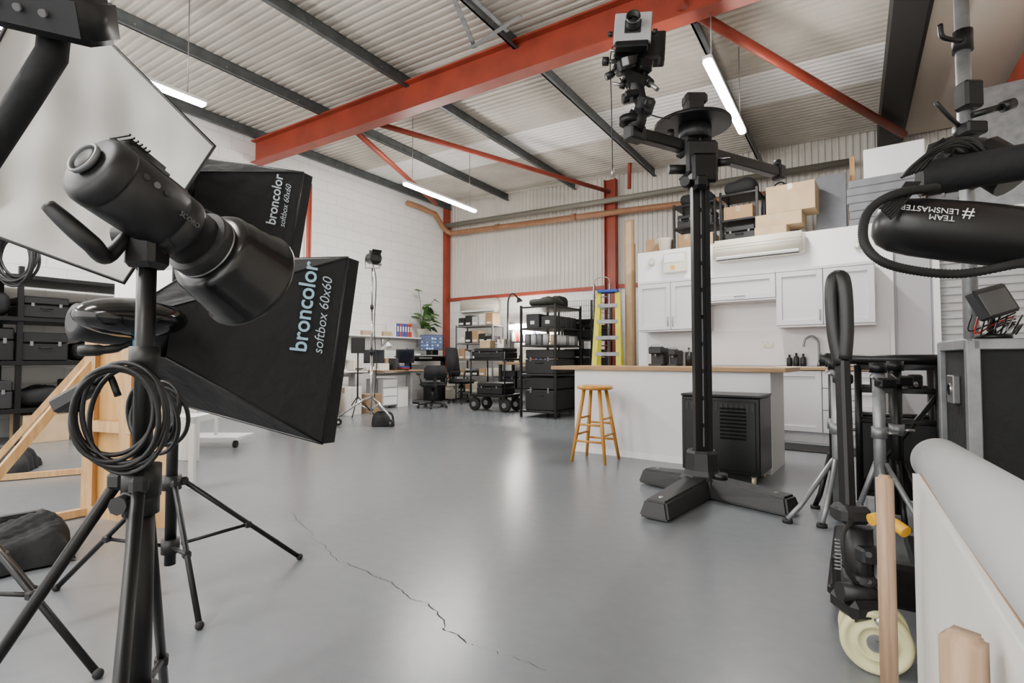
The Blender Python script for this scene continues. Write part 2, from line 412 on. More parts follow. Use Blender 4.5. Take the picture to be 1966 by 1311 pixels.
upper(1.0, 1.88, 1.80, 2.12, 1, 'short light grey shaker cabinet bridging over hob gap')
upper(1.88, 2.93, 1.43, 2.12, 2, 'light grey shaker wall cabinet above the sink')
solo('splashback', 'pale marble effect splashback panel behind worktop', 'splashback', MB().bx((0, .315, .92), (3.05, .329, 1.40), STONE), K0, KZ)
for i in range(5):
    x0 = .0+i*.6; dr = (i == 4)
    t = T('base_cabinet', 'light grey shaker base cabinet with drawers' if dr else 'light grey shaker base cabinet under wooden worktop', 'kitchen cabinet', K(x0, -.24, 0), KZ, 'kitchen base cabinets')
    t.part('body', MB().bx((.002, .022, .13), (.598, .555, .87), GRY)); t.part('plinth', MB().bx((0.001, .06, 0), (.599, .08, .13), CABM))  # body coloured darker than the doors, as painted shade in the gaps
    if dr:
        for k, (za, zb) in enumerate(((.13, .4), (.4, .66), (.66, .865))): shaker(t, 'drawer', 0, .6, za, zb, .02, .3, (za+zb)/2, True)
    else: shaker(t, 'door', 0, .6, .13, .865, .02, .04 if i % 2 else .56, .75)
wt = T('worktop', 'oak kitchen worktop with inset sink', 'worktop', K(0, -.27, .871), KZ)
wt.part('top', MB().bx((0, 0, 0), (3.03, .58, .035), OAK, .004))
wt.part('sink', MB().bx((1.9, .1, .034), (2.5, .48, .042), STL, .003).bx((1.93, .13, .040), (2.35, .45, .044), DGR))
t = T('kitchen_tap', 'brushed steel gooseneck mixer tap', 'tap', K(2.32, .25, .912), KZ)
t.part('base', MB().cyl((0, 0, 0), (0, 0, .06), .024, GALV))
t.part('spout', MB().tube(cat([(0, 0, .05), (0, 0, .25), (-.01, -.01, .33), (-.07, -.03, .385), (-.14, -.05, .35), (-.16, -.06, .28), (-.16, -.06, .25)], 5), .014, GALV))
t.part('lever', MB().cyl((.02, 0, .05), (.08, 0, .09), .006, GALV))
for i, (x, hh) in enumerate(((1.98, .15), (2.06, .17), (2.14, .16))):
    t = T('soap_bottle', 'small black soap bottle beside the sink', 'bottle', K(x, .27, .914), KZ, 'bottles by the sink')
    t.part('bottle_body', MB().lathe([(.03, 0), (.034, .01), (.034, hh*.65), (.012, hh*.8), (.012, hh*.9)], BLK)); t.part('cap', MB().cyl((0, 0, hh*.9), (0, 0, hh), .014, BLK))
t = T('dish_rack', 'black wire dish drying rack on worktop', 'dish rack', K(2.6, .1, .907), KZ)
mb = MB().tube([(-.14, -.13, .10), (.18, -.13, .10), (.18, .13, .10), (-.14, .13, .10)], .004, BLKM, 6, True).tube([(-.14, -.13, .01), (.18, -.13, .01), (.18, .13, .01), (-.14, .13, .01)], .004, BLKM, 6, True)
for i in range(9): x = -.14+.04*i; mb.tube([(x, -.13, .1), (x, -.13, .01), (x, .13, .01), (x, .13, .1)], .002, BLKM, 5)
t.part('wire_frame', mb)
def coffee(x, w, h, d_=.22):
    t = T('coffee_machine', 'compact black pod coffee machine on worktop', 'coffee machine', K(x, .05, .907), KZ)
    t.part('body', MB().bx((-w/2, 0, 0), (w/2, d_, h*.95), BLK, .015).bx((-w/2, -.1, h*.62), (w/2, .05, h), BLK, .015))
    t.part('drip_tray', MB().bx((-w/2, -.1, 0), (w/2, 0, .03), DGR, .004)); t.part('spout', MB().cyl((0, -.06, h*.5), (0, -.06, h*.64), .018, STL))
    t.part('lever', MB().tube([(-w*.4, -.02, h), (-w*.4, -.02, h+.03), (w*.4, -.02, h+.03), (w*.4, -.02, h)], .006, STL))
coffee(.27, .2, .28); coffee(.52, .12, .24)
t = T('cafetiere', 'small black and steel coffee press', 'coffee press', K(.72, .1, .907), KZ)
t.part('jug', MB().cyl((0, 0, 0), (0, 0, .2), .05, BLK)); t.part('handle', MB().tube([(.05, 0, .17), (.09, 0, .16), (.09, 0, .05), (.05, 0, .04)], .007, BLK)); t.part('knob', MB().cyl((0, 0, .2), (0, 0, .25), .008, STL).ell((0, 0, .25), .015, BLK))
solo('power_socket', 'white double wall socket', 'socket', MB().bx((-.07, -.008, -.04), (.07, 0, .04), WHP, .003).bx((-.05, -.011, .01), (-.03, -.007, .025), WHT).bx((.03, -.011, .01), (.05, -.007, .025), WHT).bx((-.04, -.009, -.02), (-.03, -.0075, -.01), BLK).bx((.04, -.009, -.02), (.05, -.0075, -.01), BLK), K(1.72, .314, 1.2), KZ)
def aircon(loc, rz, w, h, dp, label):
    t = T('air_conditioner', label, 'air conditioner', loc, rz)
    t.part('housing', MB().box((0, -dp/2, 0), (w, dp, h), WHP, bev=.03, seg=3))
    t.part('louvre', MB().box((0, -dp*.92, -h*.36), (w*.9, .05, h*.13), WHT, rot=(D(30), 0, 0), bev=.004))
    t.part('outlet', MB().bx((-w*.45, -dp*.9, -h*.49), (w*.45, -dp*.5, -h*.40), DGR))
    t.part('grille', MB().bx((-w*.48, -dp-.004, h*.05), (w*.48, -dp+.004, h*.07), LGR).bx((-w*.48, -dp-.004, h*.18), (w*.48, -dp+.004, h*.19), LGR))
aircon(K(1.62, .328, 2.52), KZ, 1.14, .29, .2, 'off-white wall mounted air conditioner above kitchen cabinets')
aircon(R(1.2, .01, 2.36), RZ, 1.15, .34, .22, 'off-white wall mounted air conditioner under red rail')
t = T('alarm_sensor', 'small white wall sensor above cabinets', 'sensor', K(.1, .328, 2.50), KZ, 'wall sensors')
t.part('sensor_body', MB().box((0, -.03, 0), (.07, .06, .12), WHP, bev=.015, seg=2)); t.part('lens', MB().ell((0, -.06, -.01), (.02, .008, .03), WHT))
dup(t.o, K(2.75, .328, 2.42))
t = T('fuse_box', 'pale electrical box with yellow warning label', 'fuse box', K(.47, .328, 2.45), KZ)
t.part('enclosure', MB().bx((-.17, -.1, -.15), (.17, 0, .15), WHP, .01)); t.part('warning_label', MB().bx((-.05, -.103, -.11), (.01, -.1, -.05), YEL)); t.part('cover', MB().bx((-.15, -.108, 0), (.15, -.1, .12), WHT, .003))
IB = V((1.60, 5.05, 0))
t = T('kitchen_island', 'white panelled kitchen island with oak top', 'kitchen island', IB, KZ)
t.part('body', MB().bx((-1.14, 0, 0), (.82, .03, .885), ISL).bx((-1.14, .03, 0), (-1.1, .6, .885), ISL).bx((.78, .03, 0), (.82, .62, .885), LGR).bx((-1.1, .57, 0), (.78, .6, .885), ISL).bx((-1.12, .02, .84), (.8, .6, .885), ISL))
t.part('countertop', MB().bx((-1.42, -.05, .887), (.95, .72, .928), OAK, .004))
t.part('kickboard', MB().bx((-1.14, -.006, 0), (.82, 0, .06), WHT))
solo('floor_mat', 'dark grey ribbed rubber floor mat', 'mat', (lambda m: [m.bx((0, i*.06, .008), (1.1, i*.06+.03, .013), DGR) for i in range(9)] and m)(MB().bx((0, 0, 0), (1.1, .55, .008), DGR)), K(1.7, -.95, .001), KZ)
# stool
t = T('bar_stool', 'honey-coloured round wooden bar stool by the island', 'stool', (.83, 5.22, 0), 0)
t.part('seat', MB().lathe([(.15, .70), (.175, .708), (.18, .722), (.172, .738), (.15, .742), (.02, .738)], STOOLW, seg=28))
ang = [D(q) for q in (192, 282, 12, 102)]
for a_ in ang:
    cdir = V((math.cos(a_), math.sin(a_), 0)); t.part('leg', MB().tube([cdir*.115+V((0, 0, .705)), cdir*.19+V((0, 0, .3)), cdir*.25], [.018, .02, .014], STOOLW, 10))
for zz in ((.20, .26), (.36, .42)):
    for i in range(4):
        z = zz[i % 2]; r = .115+(.705-z)*.19
        a_, b_ = ang[i], ang[(i+1) % 4]
        t.part('rung', MB().cyl(V((math.cos(a_)*r, math.sin(a_)*r, z)), V((math.cos(b_)*r, math.sin(b_)*r, z)), .011, STOOLW, seg=10))
t = T('metal_equipment_cabinet', 'black metal cabinet on castors with louvred vents', 'cabinet', (1.46, 4.5, 0), KZ)
t.part('body', MB().bx((0, 0, .07), (.62, .44, .69), BLKM, .008))
t.part('front_panel', MB().bx((.03, -.008, .1), (.59, 0, .66), BLKM, .003))
mb = MB()
for i in range(9): mb.box((.42, -.012, .36+i*.03), (.2, .012, .012), BLK, rot=(D(30), 0, 0))
for i in range(14): mb.bx((.04+i*.04, -.012, .58), (.06+i*.04, -.006, .64), BLK)
t.part('louvre', mb)
t.part('lid', MB().bx((-.005, -.005, .69), (.625, .445, .71), BLKM, .004))
for x in (.06, .56):
    for y in (.05, .4): t.part('castor', MB().cyl((x-.012, y, .03), (x+.012, y, .03), .03, CREAM).bx((x-.02, y-.02, .055), (x+.02, y+.02, .07), STL))
# ================================================================ SHARED OBJECT BUILDERS
def rack(label, loc, rz, w, d_, shelves, h, m=BLKM, post=.03, group=None):
    t = T('shelving_rack', label, 'shelving', loc, rz, group)
    for x in (0, w):
        for y in (0, d_): t.part('post', MB().bx((x-post/2, y-post/2, 0), (x+post/2, y+post/2, h), m))
    for z in shelves: t.part('shelf', MB().bx((-post/2, -post/2, z-.03), (w+post/2, d_+post/2, z), m, .003))
    return t
def cbox(loc, rz, w, d_, h, label='plain brown cardboard box', m=CARD, group=None):
    t = T('cardboard_box', label, 'box', loc, rz, group)
    t.part('carton', MB().box((0, 0, h/2), (w, d_, h), m, bev=.004))
    t.part('tape', MB().bx((-w/2-.001, -.025, h-.1), (w/2+.001, .025, h+.001), TAPE).bx((-.03, -d_/2-.001, h-.08), (.03, -d_/2+.01, h+.001), TAPE))
    return t
def case(loc, rz, w, d_, h, label='black plastic equipment case', m=BLK, group=None, latches=2):
    t = T('equipment_case', label, 'case', loc, rz, group)
    t.part('base', MB().box((0, 0, h*.3), (w, d_, h*.6), m, bev=.012)); t.part('lid', MB().box((0, 0, h*.81), (w*.99, d_*.99, h*.37), m, bev=.015))
    for i in range(latches):
        x = (i-(latches-1)/2)*w*.6; t.part('latch', MB().bx((x-.015, -d_/2-.012, h*.52), (x+.015, -d_/2, h*.68), GRY, .002))
    t.part('handle', MB().tube([(-w*.12, -d_/2, h*.45), (-w*.12, -d_/2-.03, h*.45), (w*.12, -d_/2-.03, h*.45), (w*.12, -d_/2, h*.45)], .008, m))
    return t
def bag(loc, rz, w, d_, h, m=BLKF, label='black fabric kit bag', name='kit_bag', c='bag'):
    t = T(name, label, c, loc, rz)
    o = MB(); n = 12; vs = []; sp = lambda q, e: math.copysign(abs(q)**e, q)
    for j in range(n+1):
        for i in range(20):
            p = math.pi*j/n; a_ = 2*math.pi*i/20
            q = V((w/2*sp(math.sin(p), .5)*sp(math.cos(a_), .45), d_/2*sp(math.sin(p), .5)*sp(math.sin(a_), .45), h/2+h/2*sp(math.cos(p), .7)))
            q.z *= (1+random.uniform(-.06, .04)); q.z += .02*math.sin(q.x*15)*(q.z/h)
            vs.append(q)
    fs = [[j*20+i, (j+1)*20+i, (j+1)*20+(i+1) % 20, j*20+(i+1) % 20] for j in range(n) for i in range(20)]
    t.part('bag_body', o.add(vs, fs, m, True))
    t.part('strap', MB().tube(cat([(-w*.25, 0, h*.9), (-w*.1, -.02, h*1.05), (w*.1, -.02, h*1.06), (w*.25, 0, h*.92)], 5), .012, BLKF))
    return t
def sandbag(loc, rz, w, d_, h, label, seed=1):
    rs = random.Random(seed); t = T('sandbag', label, 'sandbag', loc, rz); n = 30; ph = [rs.uniform(0, 6) for _ in range(4)]
    for k in (-1, 1):
        top = []; bot = []
        for j in range(n+1):
            for i in range(n+1):
                u = i/n*2-1; v_ = j/n*2-1
                e = max(0, (1-u**6))**.5*max(0, (1-v_**6))**.5
                wr = .05*math.sin(3*u+2*v_+ph[0])+.03*math.sin(7*v_-3*u+ph[1])+.018*math.sin(19*u+9*v_+ph[2])+.014*math.sin(27*v_-11*u)
                ridge = 1-.62*((k*v_+1)/2)**1.2
                zz = h*e*ridge*(.9+wr)+.012
                x = u*w/2*(1-.06*abs(v_))+.012*math.sin(v_*5+ph[3]); y = (k*.5+v_*.5)*d_/2*(1+.03*math.sin(u*6+ph[1]))
                top.append(V((x, y, zz))); bot.append(V((x, y, .002)))
        N = (n+1)**2; fs = []
        for j in range(n):
            for i in range(n):
                a_ = j*(n+1)+i; fs += [[a_, a_+1, a_+n+2, a_+n+1], [N+a_, N+a_+n+1, N+a_+n+2, N+a_+1]]
        t.part('pouch', MB().add(top+bot, fs, BLKF, True))
    t.part('strap', MB().box((0, 0, h*.88), (w*.5, .035, .008), RUB, rot=(0, .03, .1), bev=.002))
    return t
# ================================================================ MEZZANINE GOODS
rack('black shelving rack on top of the kitchen', K(.35, .6, 2.672), KZ, .62, .45, (.05, .38, .72), .74)
rack('black shelving rack holding boxes above the kitchen', K(1.05, .6, 2.672), KZ, .5, .45, (.05, .38, .76), .8)
zb = 2.674
cbox(K(.02, .85, zb), KZ, .36, .3, .28, 'small brown cardboard box on mezzanine edge')
cbox(K(.52, .82, zb+.05), KZ, .26, .35, .22, 'brown cardboard box on black rack', CARD, 'rack boxes')
cbox(K(.81, .82, zb+.05), KZ, .22, .35, .2, 'brown cardboard box on black rack', CARD2, 'rack boxes')
case(K(.51, .82, zb+.38), KZ, .26, .35, .2, 'dark case on black rack'); case(K(.8, .82, zb+.38), KZ, .25, .35, .24, 'dark case on black rack')
case(K(1.3, .82, zb+.05), KZ, .42, .36, .24, 'dark plastic crate on black rack'); cbox(K(1.28, .82, zb+.38), KZ, .4, .35, .2, 'shallow cardboard box on black rack', CARD)
bag(K(.66, .8, zb+.72), KZ, .5, .35, .2); bag(K(1.3, .8, zb+.76), KZ, .45, .35, .22); bag(K(1.72, 1.35, zb), KZ, .5, .4, .95, label='large black draped bag')
solo('storage_tub', 'translucent white plastic tub on mezzanine edge', 'tub', MB().lathe([(.08, 0), (.10, .2), (.11, .21), (.11, .23), (.07, .24)], WHP), K(.2, .6, zb))
cbox(K(1.74, .62, zb), KZ, .4, .32, .17, 'long pale cardboard box with printed sides', CARD2); cbox(K(1.83, .72, zb+.172), KZ, .58, .4, .18, 'flat pale cardboard box', CARD2)
cbox(K(1.98, .74, zb+.355), KZ, .60, .42, .38, 'large pale cardboard box at the top of a stack', CARD2)
solo('leaning_grey_panel', 'tall grey foam panel leaning on mezzanine', 'panel', MB().box((0, 0, .45), (.36, .05, .9), FOAM, rot=(D(-6), 0, 0), bev=.008), K(2.42, 1.0, zb+.005), KZ)
for i in range(6): solo('foam_slab', 'flat grey foam slab in a stack', 'foam slab', MB().box((0, 0, .05), (.74+random.uniform(-.03, .03), .55, .098), FOAM, bev=.01), K(3.02+random.uniform(-.02, .02), .72, zb+i*.1), KZ, 'stacked foam slabs')
solo('white_panel_box', 'white board box on top of foam slabs', 'box', MB().box((0, 0, .2), (.62, .45, .4), WHT, rot=(0, 0, .04), bev=.01), K(3.12, .8, zb+.605), KZ)
solo('timber_post', 'pale timber post standing on mezzanine', 'timber', MB().bx((-.03, -.03, 0), (.03, .03, 1.15), PINE), K(2.66, 1.2, zb), KZ)
case(K(3.82, .9, zb), KZ, .75, .6, .5, 'grey metal storage box on mezzanine', GRY); case(K(3.85, .9, zb+.51), KZ, .7, .55, .4, 'grey metal storage box stacked on another', GRY)
solo('grey_sheet_stack', 'galvanised sheet panel standing upright', 'sheet panel', MB().box((0, 0, .7), (.5, .04, 1.4), GALV, bev=.004), K(4.1, .48, zb), KZ)
t = T('step_ladder', 'yellow fibreglass step ladder with blue top', 'ladder', (1.62, 8.75, 0), D(-20))
for sx in (-1, 1):
    t.part('front_rail', MB().beam((sx*.23, -.35, 0), (sx*.16, 0, 2.12), .05, .085, LYEL)); t.part('rear_rail', MB().beam((sx*.23, .35, 0), (sx*.15, .05, 2.1), .04, .06, LYEL))
for i in range(7): z = .28+i*.27; q = z/2.15; t.part('step', MB().bx((-.23+.08*q, -.35*(1-q)-.04, z-.03), (.23-.08*q, -.35*(1-q)+.04, z+.03), GALV))
t.part('top_cap', MB().bx((-.17, -.1, 2.12), (.17, .12, 2.17), BLU, .01))
t = T('aluminium_ladder', 'tall aluminium ladder leaning by the wall', 'ladder', (1.87, 11.0, 0), RZ)
for sx in (-1, 1): t.part('rail', MB().beam((sx*.18, -.1, 0), (sx*.18, .1, 2.6), .06, .025, GALV))
for i in range(9): z = .25+i*.26; t.part('rung', MB().cyl((-.18, -.1+.08*z, z), (.18, -.1+.08*z, z), .014, GALV))
t.part('top_hoop', MB().tube(cat([(-.18, .1, 2.6), (-.15, .1, 2.72), (0, .1, 2.76), (.15, .1, 2.72), (.18, .1, 2.6)], 4), .012, STL))
for i, (x, yy, hh) in enumerate(((1.98, 8.72, 3.35), (2.06, 8.98, 3.0))):
    solo('cardboard_sheet', 'tall folded cardboard sheet standing upright', 'cardboard', MB().box((0, 0, hh/2), (.16, .05, hh), CARD, bev=.006).box((.0, -.027, hh/2), (.1, .01, hh*.98), CARD2), (x, yy, 0), KZ, 'cardboard sheets')
# ================================================================ CAMERA COLUMN STAND
cs = V((1.41, 3.9, 0))
t = T('studio_camera_stand', 'heavy black column stand with cross base', 'camera stand', cs, 0)
for ex, ey in ((-.54, -.65), (.40, -.54), (-.32, .40)):
    d_ = V((ex, ey, 0)); L = d_.length; n_ = d_.normalized(); M = Matrix((n_, V((-n_.y, n_.x, 0)), V((0, 0, 1)))).transposed()
    w1, w0 = .10, .12
    vs = [(0, -w0, 0), (0, w0, 0), (L, w1, 0), (L, -w1, 0), (0, -w0*.75, .14), (0, w0*.75, .14), (L-.03, w1*.7, .11), (L-.03, -w1*.7, .11)]
    bm = bmesh.new(); bv = [bm.verts.new(M@V(v)+V((0, 0, .012))) for v in vs]
    for f in ([0, 1, 2, 3][::-1], [4, 7, 6, 5][::-1], [0, 3, 7, 4], [3, 2, 6, 7], [2, 1, 5, 6], [1, 0, 4, 5]): bm.faces.new([bv[k] for k in f])
    bmesh.ops.recalc_face_normals(bm, faces=bm.faces); bmesh.ops.bevel(bm, geom=list(bm.edges), offset=.014, segments=2, affect='EDGES')
    mb = MB(); bm.verts.index_update(); mb.add([v.co.copy() for v in bm.verts], [[v.index for v in f.verts] for f in bm.faces], CHAR); bm.free()
    p = M@V((L-.1, 0, 0)); mb.cyl(p, p+V((0, 0, .02)), .04, RUB); p2 = M@V((L-.12, 0, .11)); mb.cyl(p2, p2+V((0, 0, .02)), .015, STL, seg=8)
    t.part('base_leg', mb)
t.part('base_collar', MB().lathe([(.17, .02), (.17, .13), (.14, .155), (.125, .19), (.115, .31), (.10, .33)], CHAR, seg=8, smooth=False))
t.part('levelling_knob', MB().cyl((.09, -.12, .14), (.09, -.12, .18), .05, BLK))
t.part('column', MB().bx((-.050, -.045, .31), (.050, .045, 2.78), BLKM, .008).bx((-.062, -.060, .33), (-.028, -.035, 2.75), BLKM).bx((.028, -.060, .33), (.062, -.035, 2.75), BLKM))
t.part('chain_track', MB().bx((-.004, -.050, .36), (.004, -.043, 2.7), GRY))
mb = MB()
for i in range(10): mb.bx((-.006, -.055, .5+i*.2), (.006, -.050, .53+i*.2), GLOSS)
t.part('scale_strip', mb)
t.part('carriage', MB().box((0, 0, 2.50), (.24, .21, .26), CHAR, bev=.02).box((0, -.1, 2.4), (.19, .12, .22), BLKM, bev=.02).box((-.03, -.12, 2.3), (.1, .1, .1), BLKM, bev=.02))
t.part('clamp_knob', MB().cyl((-.24, -.05, 2.42), (-.12, -.05, 2.42), .035, BLK)); t.part('clamp_knob', MB().cyl((-.1, -.05, 2.3), (-.15, -.14, 2.3), .035, BLK)); t.part('clamp_knob', MB().cyl((.12, -.08, 2.46), (.2, -.1, 2.46), .03, BLK))
t.part('top_plate', MB().cyl((-.04, 0, 2.76), (-.04, 0, 2.785), .28, BLKM, seg=40).cyl((-.02, 0, 2.66), (-.02, 0, 2.76), .12, CHAR))
t.part('counterweight_housing', MB().box((-.03, 0, 2.87), (.13, .13, .17), CHAR, bev=.015).box((-.02, 0, 2.97), (.17, .12, .09), CHAR, bev=.02))
aL = g(1208, 240, 3.62)-cs; aR = g(1495, 328, 4.42)-cs; aL.z = 2.6; aR.z = 2.6; ad = (aR-aL).normalized()
t.part('cross_arm', MB().beam(aL, aR, .075, .085, BLKM, .008).beam(aR-ad*.04, aR+ad*.03, .1, .12, BLK, .01).beam(aL-ad*.02, aL+ad*.12, .1, .11, CHAR, .012).beam(aL+ad*.5, aL+ad*.75, .12, .14, CHAR, .015))
t.part('arm_knob', MB().cyl(aR+V((-.02, -.02, .05)), aR+V((-.02, -.02, .1)), .03, BLK)); t.part('arm_knob', MB().cyl(aL+ad*.4+V((0, 0, .04)), aL+ad*.4+V((0, 0, .1)), .025, BLK))
ch = cs+aL; z0 = ch.z+.058
t = T('studio_view_camera', 'large format studio camera with lens on tilting head', 'camera', (ch.x, ch.y, z0), 0)
def l(px, py, d=3.62): return g(px, py, d)-V((ch.x, ch.y, z0))
t.part('tripod_head', MB().cyl((0, 0, 0), (0, 0, .05), .07, BLKM).tube([l(1218, 250), l(1228, 225), l(1232, 200), l(1222, 170), l(1215, 135)], [.06, .055, .045, .055, .05], BLKM, 12).box(l(1238, 205), (.12, .11, .12), CHAR, rot=(.2, .3, 0), bev=.02))
t.part('tilt_bracket', MB().box(l(1218, 155), (.17, .12, .08), BLKM, rot=(0, .4, 0), bev=.015).box(l(1200, 128), (.13, .12, .09), CHAR, rot=(.2, -.3, 0), bev=.015).box(l(1232, 132), (.1, .16, .1), BLKM, rot=(0, .2, .3), bev=.015).box(l(1210, 186), (.10, .12, .05), BLKM, rot=(0, -.2, 0), bev=.01))
for a_, b_, r in ((l(1195, 190), l(1225, 186), .034), (l(1157, 118), l(1185, 118), .03), (l(1163, 148), l(1200, 132), .026), (l(1240, 152), l(1262, 172, 3.5), .03), (l(1200, 165), l(1176, 160), .024), (l(1207, 218), l(1235, 232), .034), (l(1190, 100), l(1170, 96), .022), (l(1248, 196, 3.5), l(1232, 196, 3.6), .03), (l(1178, 135), l(1190, 108), .012)):
    t.part('knob', MB().cyl(a_, b_, r*.5, STL).cyl(a_, a_+(b_-a_)*.4, r, BLK, seg=12))
R1 = (D(-12), D(4), D(-12))
t.part('monorail', MB().beam(l(1200, 118, 3.45), l(1252, 105, 3.95), .045, .055, STL, .005).beam(l(1178, 108), l(1245, 120), .06, .05, BLKM, .01))
fc_ = l(1215, 54, 3.5); ME = Euler(R1).to_matrix(); nrm = ME@V((0, -1, 0))
t.part('front_standard', MB().box(fc_, (.25, .03, .24), LGR, rot=R1, bev=.006).box(fc_+nrm*-.02, (.255, .03, .245), BLKM, rot=R1, bev=.008).box(fc_+nrm*.018, (.11, .01, .11), CHAR, rot=R1, bev=.004).box(fc_+ME@V((0, .0, -.145)), (.22, .06, .05), BLKM, rot=R1, bev=.008))
for sx in (-1, 1): t.part('standard_lock', MB().cyl(fc_+ME@V((sx*.135, 0, -.04)), fc_+ME@V((sx*.165, 0, -.04)), .018, BLK, seg=14))
lc = fc_+nrm*.02
t.part('lens', MB().lathe([(.048, 0), (.048, .02), (.040, .03), (.040, .06), (.047, .065), (.047, .085), (.040, .085), (.034, .05), (.005, .045)], BLK, lc, nrm, 28))
t.part('lens_glass', MB().lathe([(.033, .052), (.02, .060), (.003, .062)], GLOSS, lc, nrm, 20)); t.part('lens_ring', MB().lathe([(.0475, .07), (.049, .073), (.0475, .076)], CHR, lc, nrm, 28, False))
mb = MB()
for i in range(7):
    q = fc_+(-nrm)*(i*.035+.05); mb.box(q, (.21 if i % 2 else .18, .03, .2 if i % 2 else .17), BLKF, rot=R1)
t.part('bellows', mb)
t.part('rear_standard', MB().box(l(1243, 95, 3.76), (.25, .07, .27), BLK, rot=R1, bev=.01).box(l(1252, 102, 3.66), (.12, .1, .16), CHAR, rot=R1, bev=.015))
t.part('viewing_hood', MB().box(l(1262, 82, 3.7), (.05, .12, .1), BLK, rot=R1, bev=.008))
t.part('control_cable', MB().tube(cat([l(1185, 70), l(1172, 110), l(1174, 200), l(1176, 330)], 6), .004, BLK, 6).cyl(l(1176, 322), l(1176, 340), .01, STL)); t.part('control_cable', MB().tube(cat([l(1190, 150), l(1240, 215), l(1300, 228, 3.8), l(1330, 215, 3.85)], 6), .005, BLK, 6))
# ================================================================ LEFT WALL DESK AREA
RL = RZ-math.pi/2
def ldesk(label, s0, s1, t0, t1, h, top, leg=BLKM, th=.03):
    w = t1-t0; d_ = s1-s0; t = T('desk', label, 'desk', R(s0, t0), RL)
    t.part('desktop', MB().bx((0, 0, h-th), (w, d_, h), top, .005))
    for x in (.08, w-.08): t.part('leg_frame', MB().bx((x-.03, .05, 0), (x+.03, d_-.05, .03), leg).bx((x-.03, d_*.45, .03), (x+.03, d_*.6, h-th), leg).bx((x-.02, .05, h-th-.03), (x+.02, d_-.05, h-th), leg))
    t.part('crossbar', MB().bx((.08, d_*.5, h-.12), (w-.08, d_*.55, h-.06), leg))
    return t
ldesk('raised black sit-stand desk by white block wall', .2, .95, .75, 2.1, 1.08, BLK)
ldesk('pale wooden desk covered in papers', .55, 1.35, 2.3, 3.5, .78, OAK, LGR)
ldesk('white desk stacked with boxes and equipment', .4, 1.2, 3.75, 5.0, .78, WHT, LGR)
def monitor(loc, rz, w, h, label, scr=SCRN, tiles=False):
    t = T('computer_monitor', label, 'monitor', loc, rz)
    t.part('stand', MB().cyl((0, 0, 0), (0, 0, .012), .1, BLK).bx((-.02, .01, 0), (.02, .03, .2), BLK))
    t.part('bezel', MB().box((0, 0, .14+h/2), (w, .03, h), BLK, bev=.006)); mb = MB().bx((-w/2+.012, -.018, .152), (w/2-.012, -.015, .128+h), scr)
    if tiles:
        for i in range(32): mb.bx((-.26+(i % 8)*.066, -.0195, .165+(i//8)*.08), (-.26+(i % 8)*.066+.045, -.0178, .165+(i//8)*.08+random.uniform(.02, .05)), random.choice([SCRN, SCRN, SCT, GRY, TXB]))
    t.part('display', mb)
    return t
monitor(R(.55, 1.2, 1.082), D(-8), .58, .38, 'monitor with dark blue application windows on raised desk', SCRB, True)
monitor(R(1.0, 2.55, .782), D(-20), .45, .3, 'dark desktop monitor on wooden desk')
monitor(R(.75, 3.2, .782), D(10), .42, .28, 'dark desktop monitor amid papers')
monitor(R(.7, 4.1, .782), D(-30), .45, .3, 'dark monitor on cluttered desk')
solo('computer_keyboard', 'slim grey keyboard on raised desk', 'keyboard', MB().box((0, 0, .012), (.42, .13, .02), LGR, bev=.004), R(.78, 1.45, 1.08), D(-8))
def office_chair(loc, rz, label, bh=.62, seat=.48):
    t = T('office_chair', label, 'office chair', loc, rz)
    mb = MB()
    for i in range(5):
        a_ = 2*math.pi*i/5; e = V((math.cos(a_)*.3, math.sin(a_)*.3, .07)); mb.beam((0, 0, .11), e, .045, .03, BLK)
    t.part('star_base', mb)
    for i in range(5):
        a_ = 2*math.pi*i/5; e = V((math.cos(a_)*.3, math.sin(a_)*.3, .03)); x = V((-math.sin(a_), math.cos(a_), 0))*.02; t.part('castor', MB().cyl(e-x, e+x, .03, RUB))
    t.part('gas_lift', MB().cyl((0, 0, .1), (0, 0, seat-.06), .03, BLK))
    t.part('seat', MB().box((0, 0, seat), (.5, .5, .1), BLKF, bev=.04, seg=3))
    t.part('backrest', MB().box((0, .25, seat+.1+bh/2), (.46, .08, bh), BLKF, rot=(D(-8), 0, 0), bev=.035, seg=3).bx((-.03, .2, seat-.04), (.03, .26, seat+.2), BLK))
    for sx in (-1, 1): t.part('armrest', MB().tube([(sx*.25, .12, seat-.02), (sx*.29, .1, seat+.2), (sx*.29, -.18, seat+.21)], .018, BLK).box((sx*.29, -.05, seat+.225), (.06, .26, .03), BLK, bev=.01))
office_chair(R(1.6, 1.35), D(60), 'tall black office chair at raised desk', .68, .5)
office_chair(R(1.85, 2.6), D(200), 'low black swivel chair by wooden desk', .3, .48)
t = T('wall_shelf', 'white wall shelf holding binders and plant', 'shelf', R(.01, 1.0, 1.5), RL)
t.part('board', MB().bx((0, 0, 0), (2.6, .32, .03), WHT, .004))
for x in (.15, 1.3, 2.45): t.part('bracket', MB().bx((x-.01, 0, -.2), (x+.01, .02, 0), STL).beam((x, .02, -.18), (x, .28, -.01), .015, .015, STL))
for i, c_ in enumerate([REDP, REDP, BLU, BLU, REDP, BLU, PAP]):
    nm = {REDP: 'red', BLU: 'blue', PAP: 'white'}[c_]
    t = T('ring_binder', nm+' ring binder standing on wall shelf', 'binder', R(.17, 1.62+i*.085, 1.532), RL, 'ring binders on wall shelf')
    t.part('cover', MB().bx((0, -.13, 0), (.075, .13, .31), c_, .004)); t.part('spine_label', MB().bx((.015, .13, .12), (.06, .133, .24), PAP))
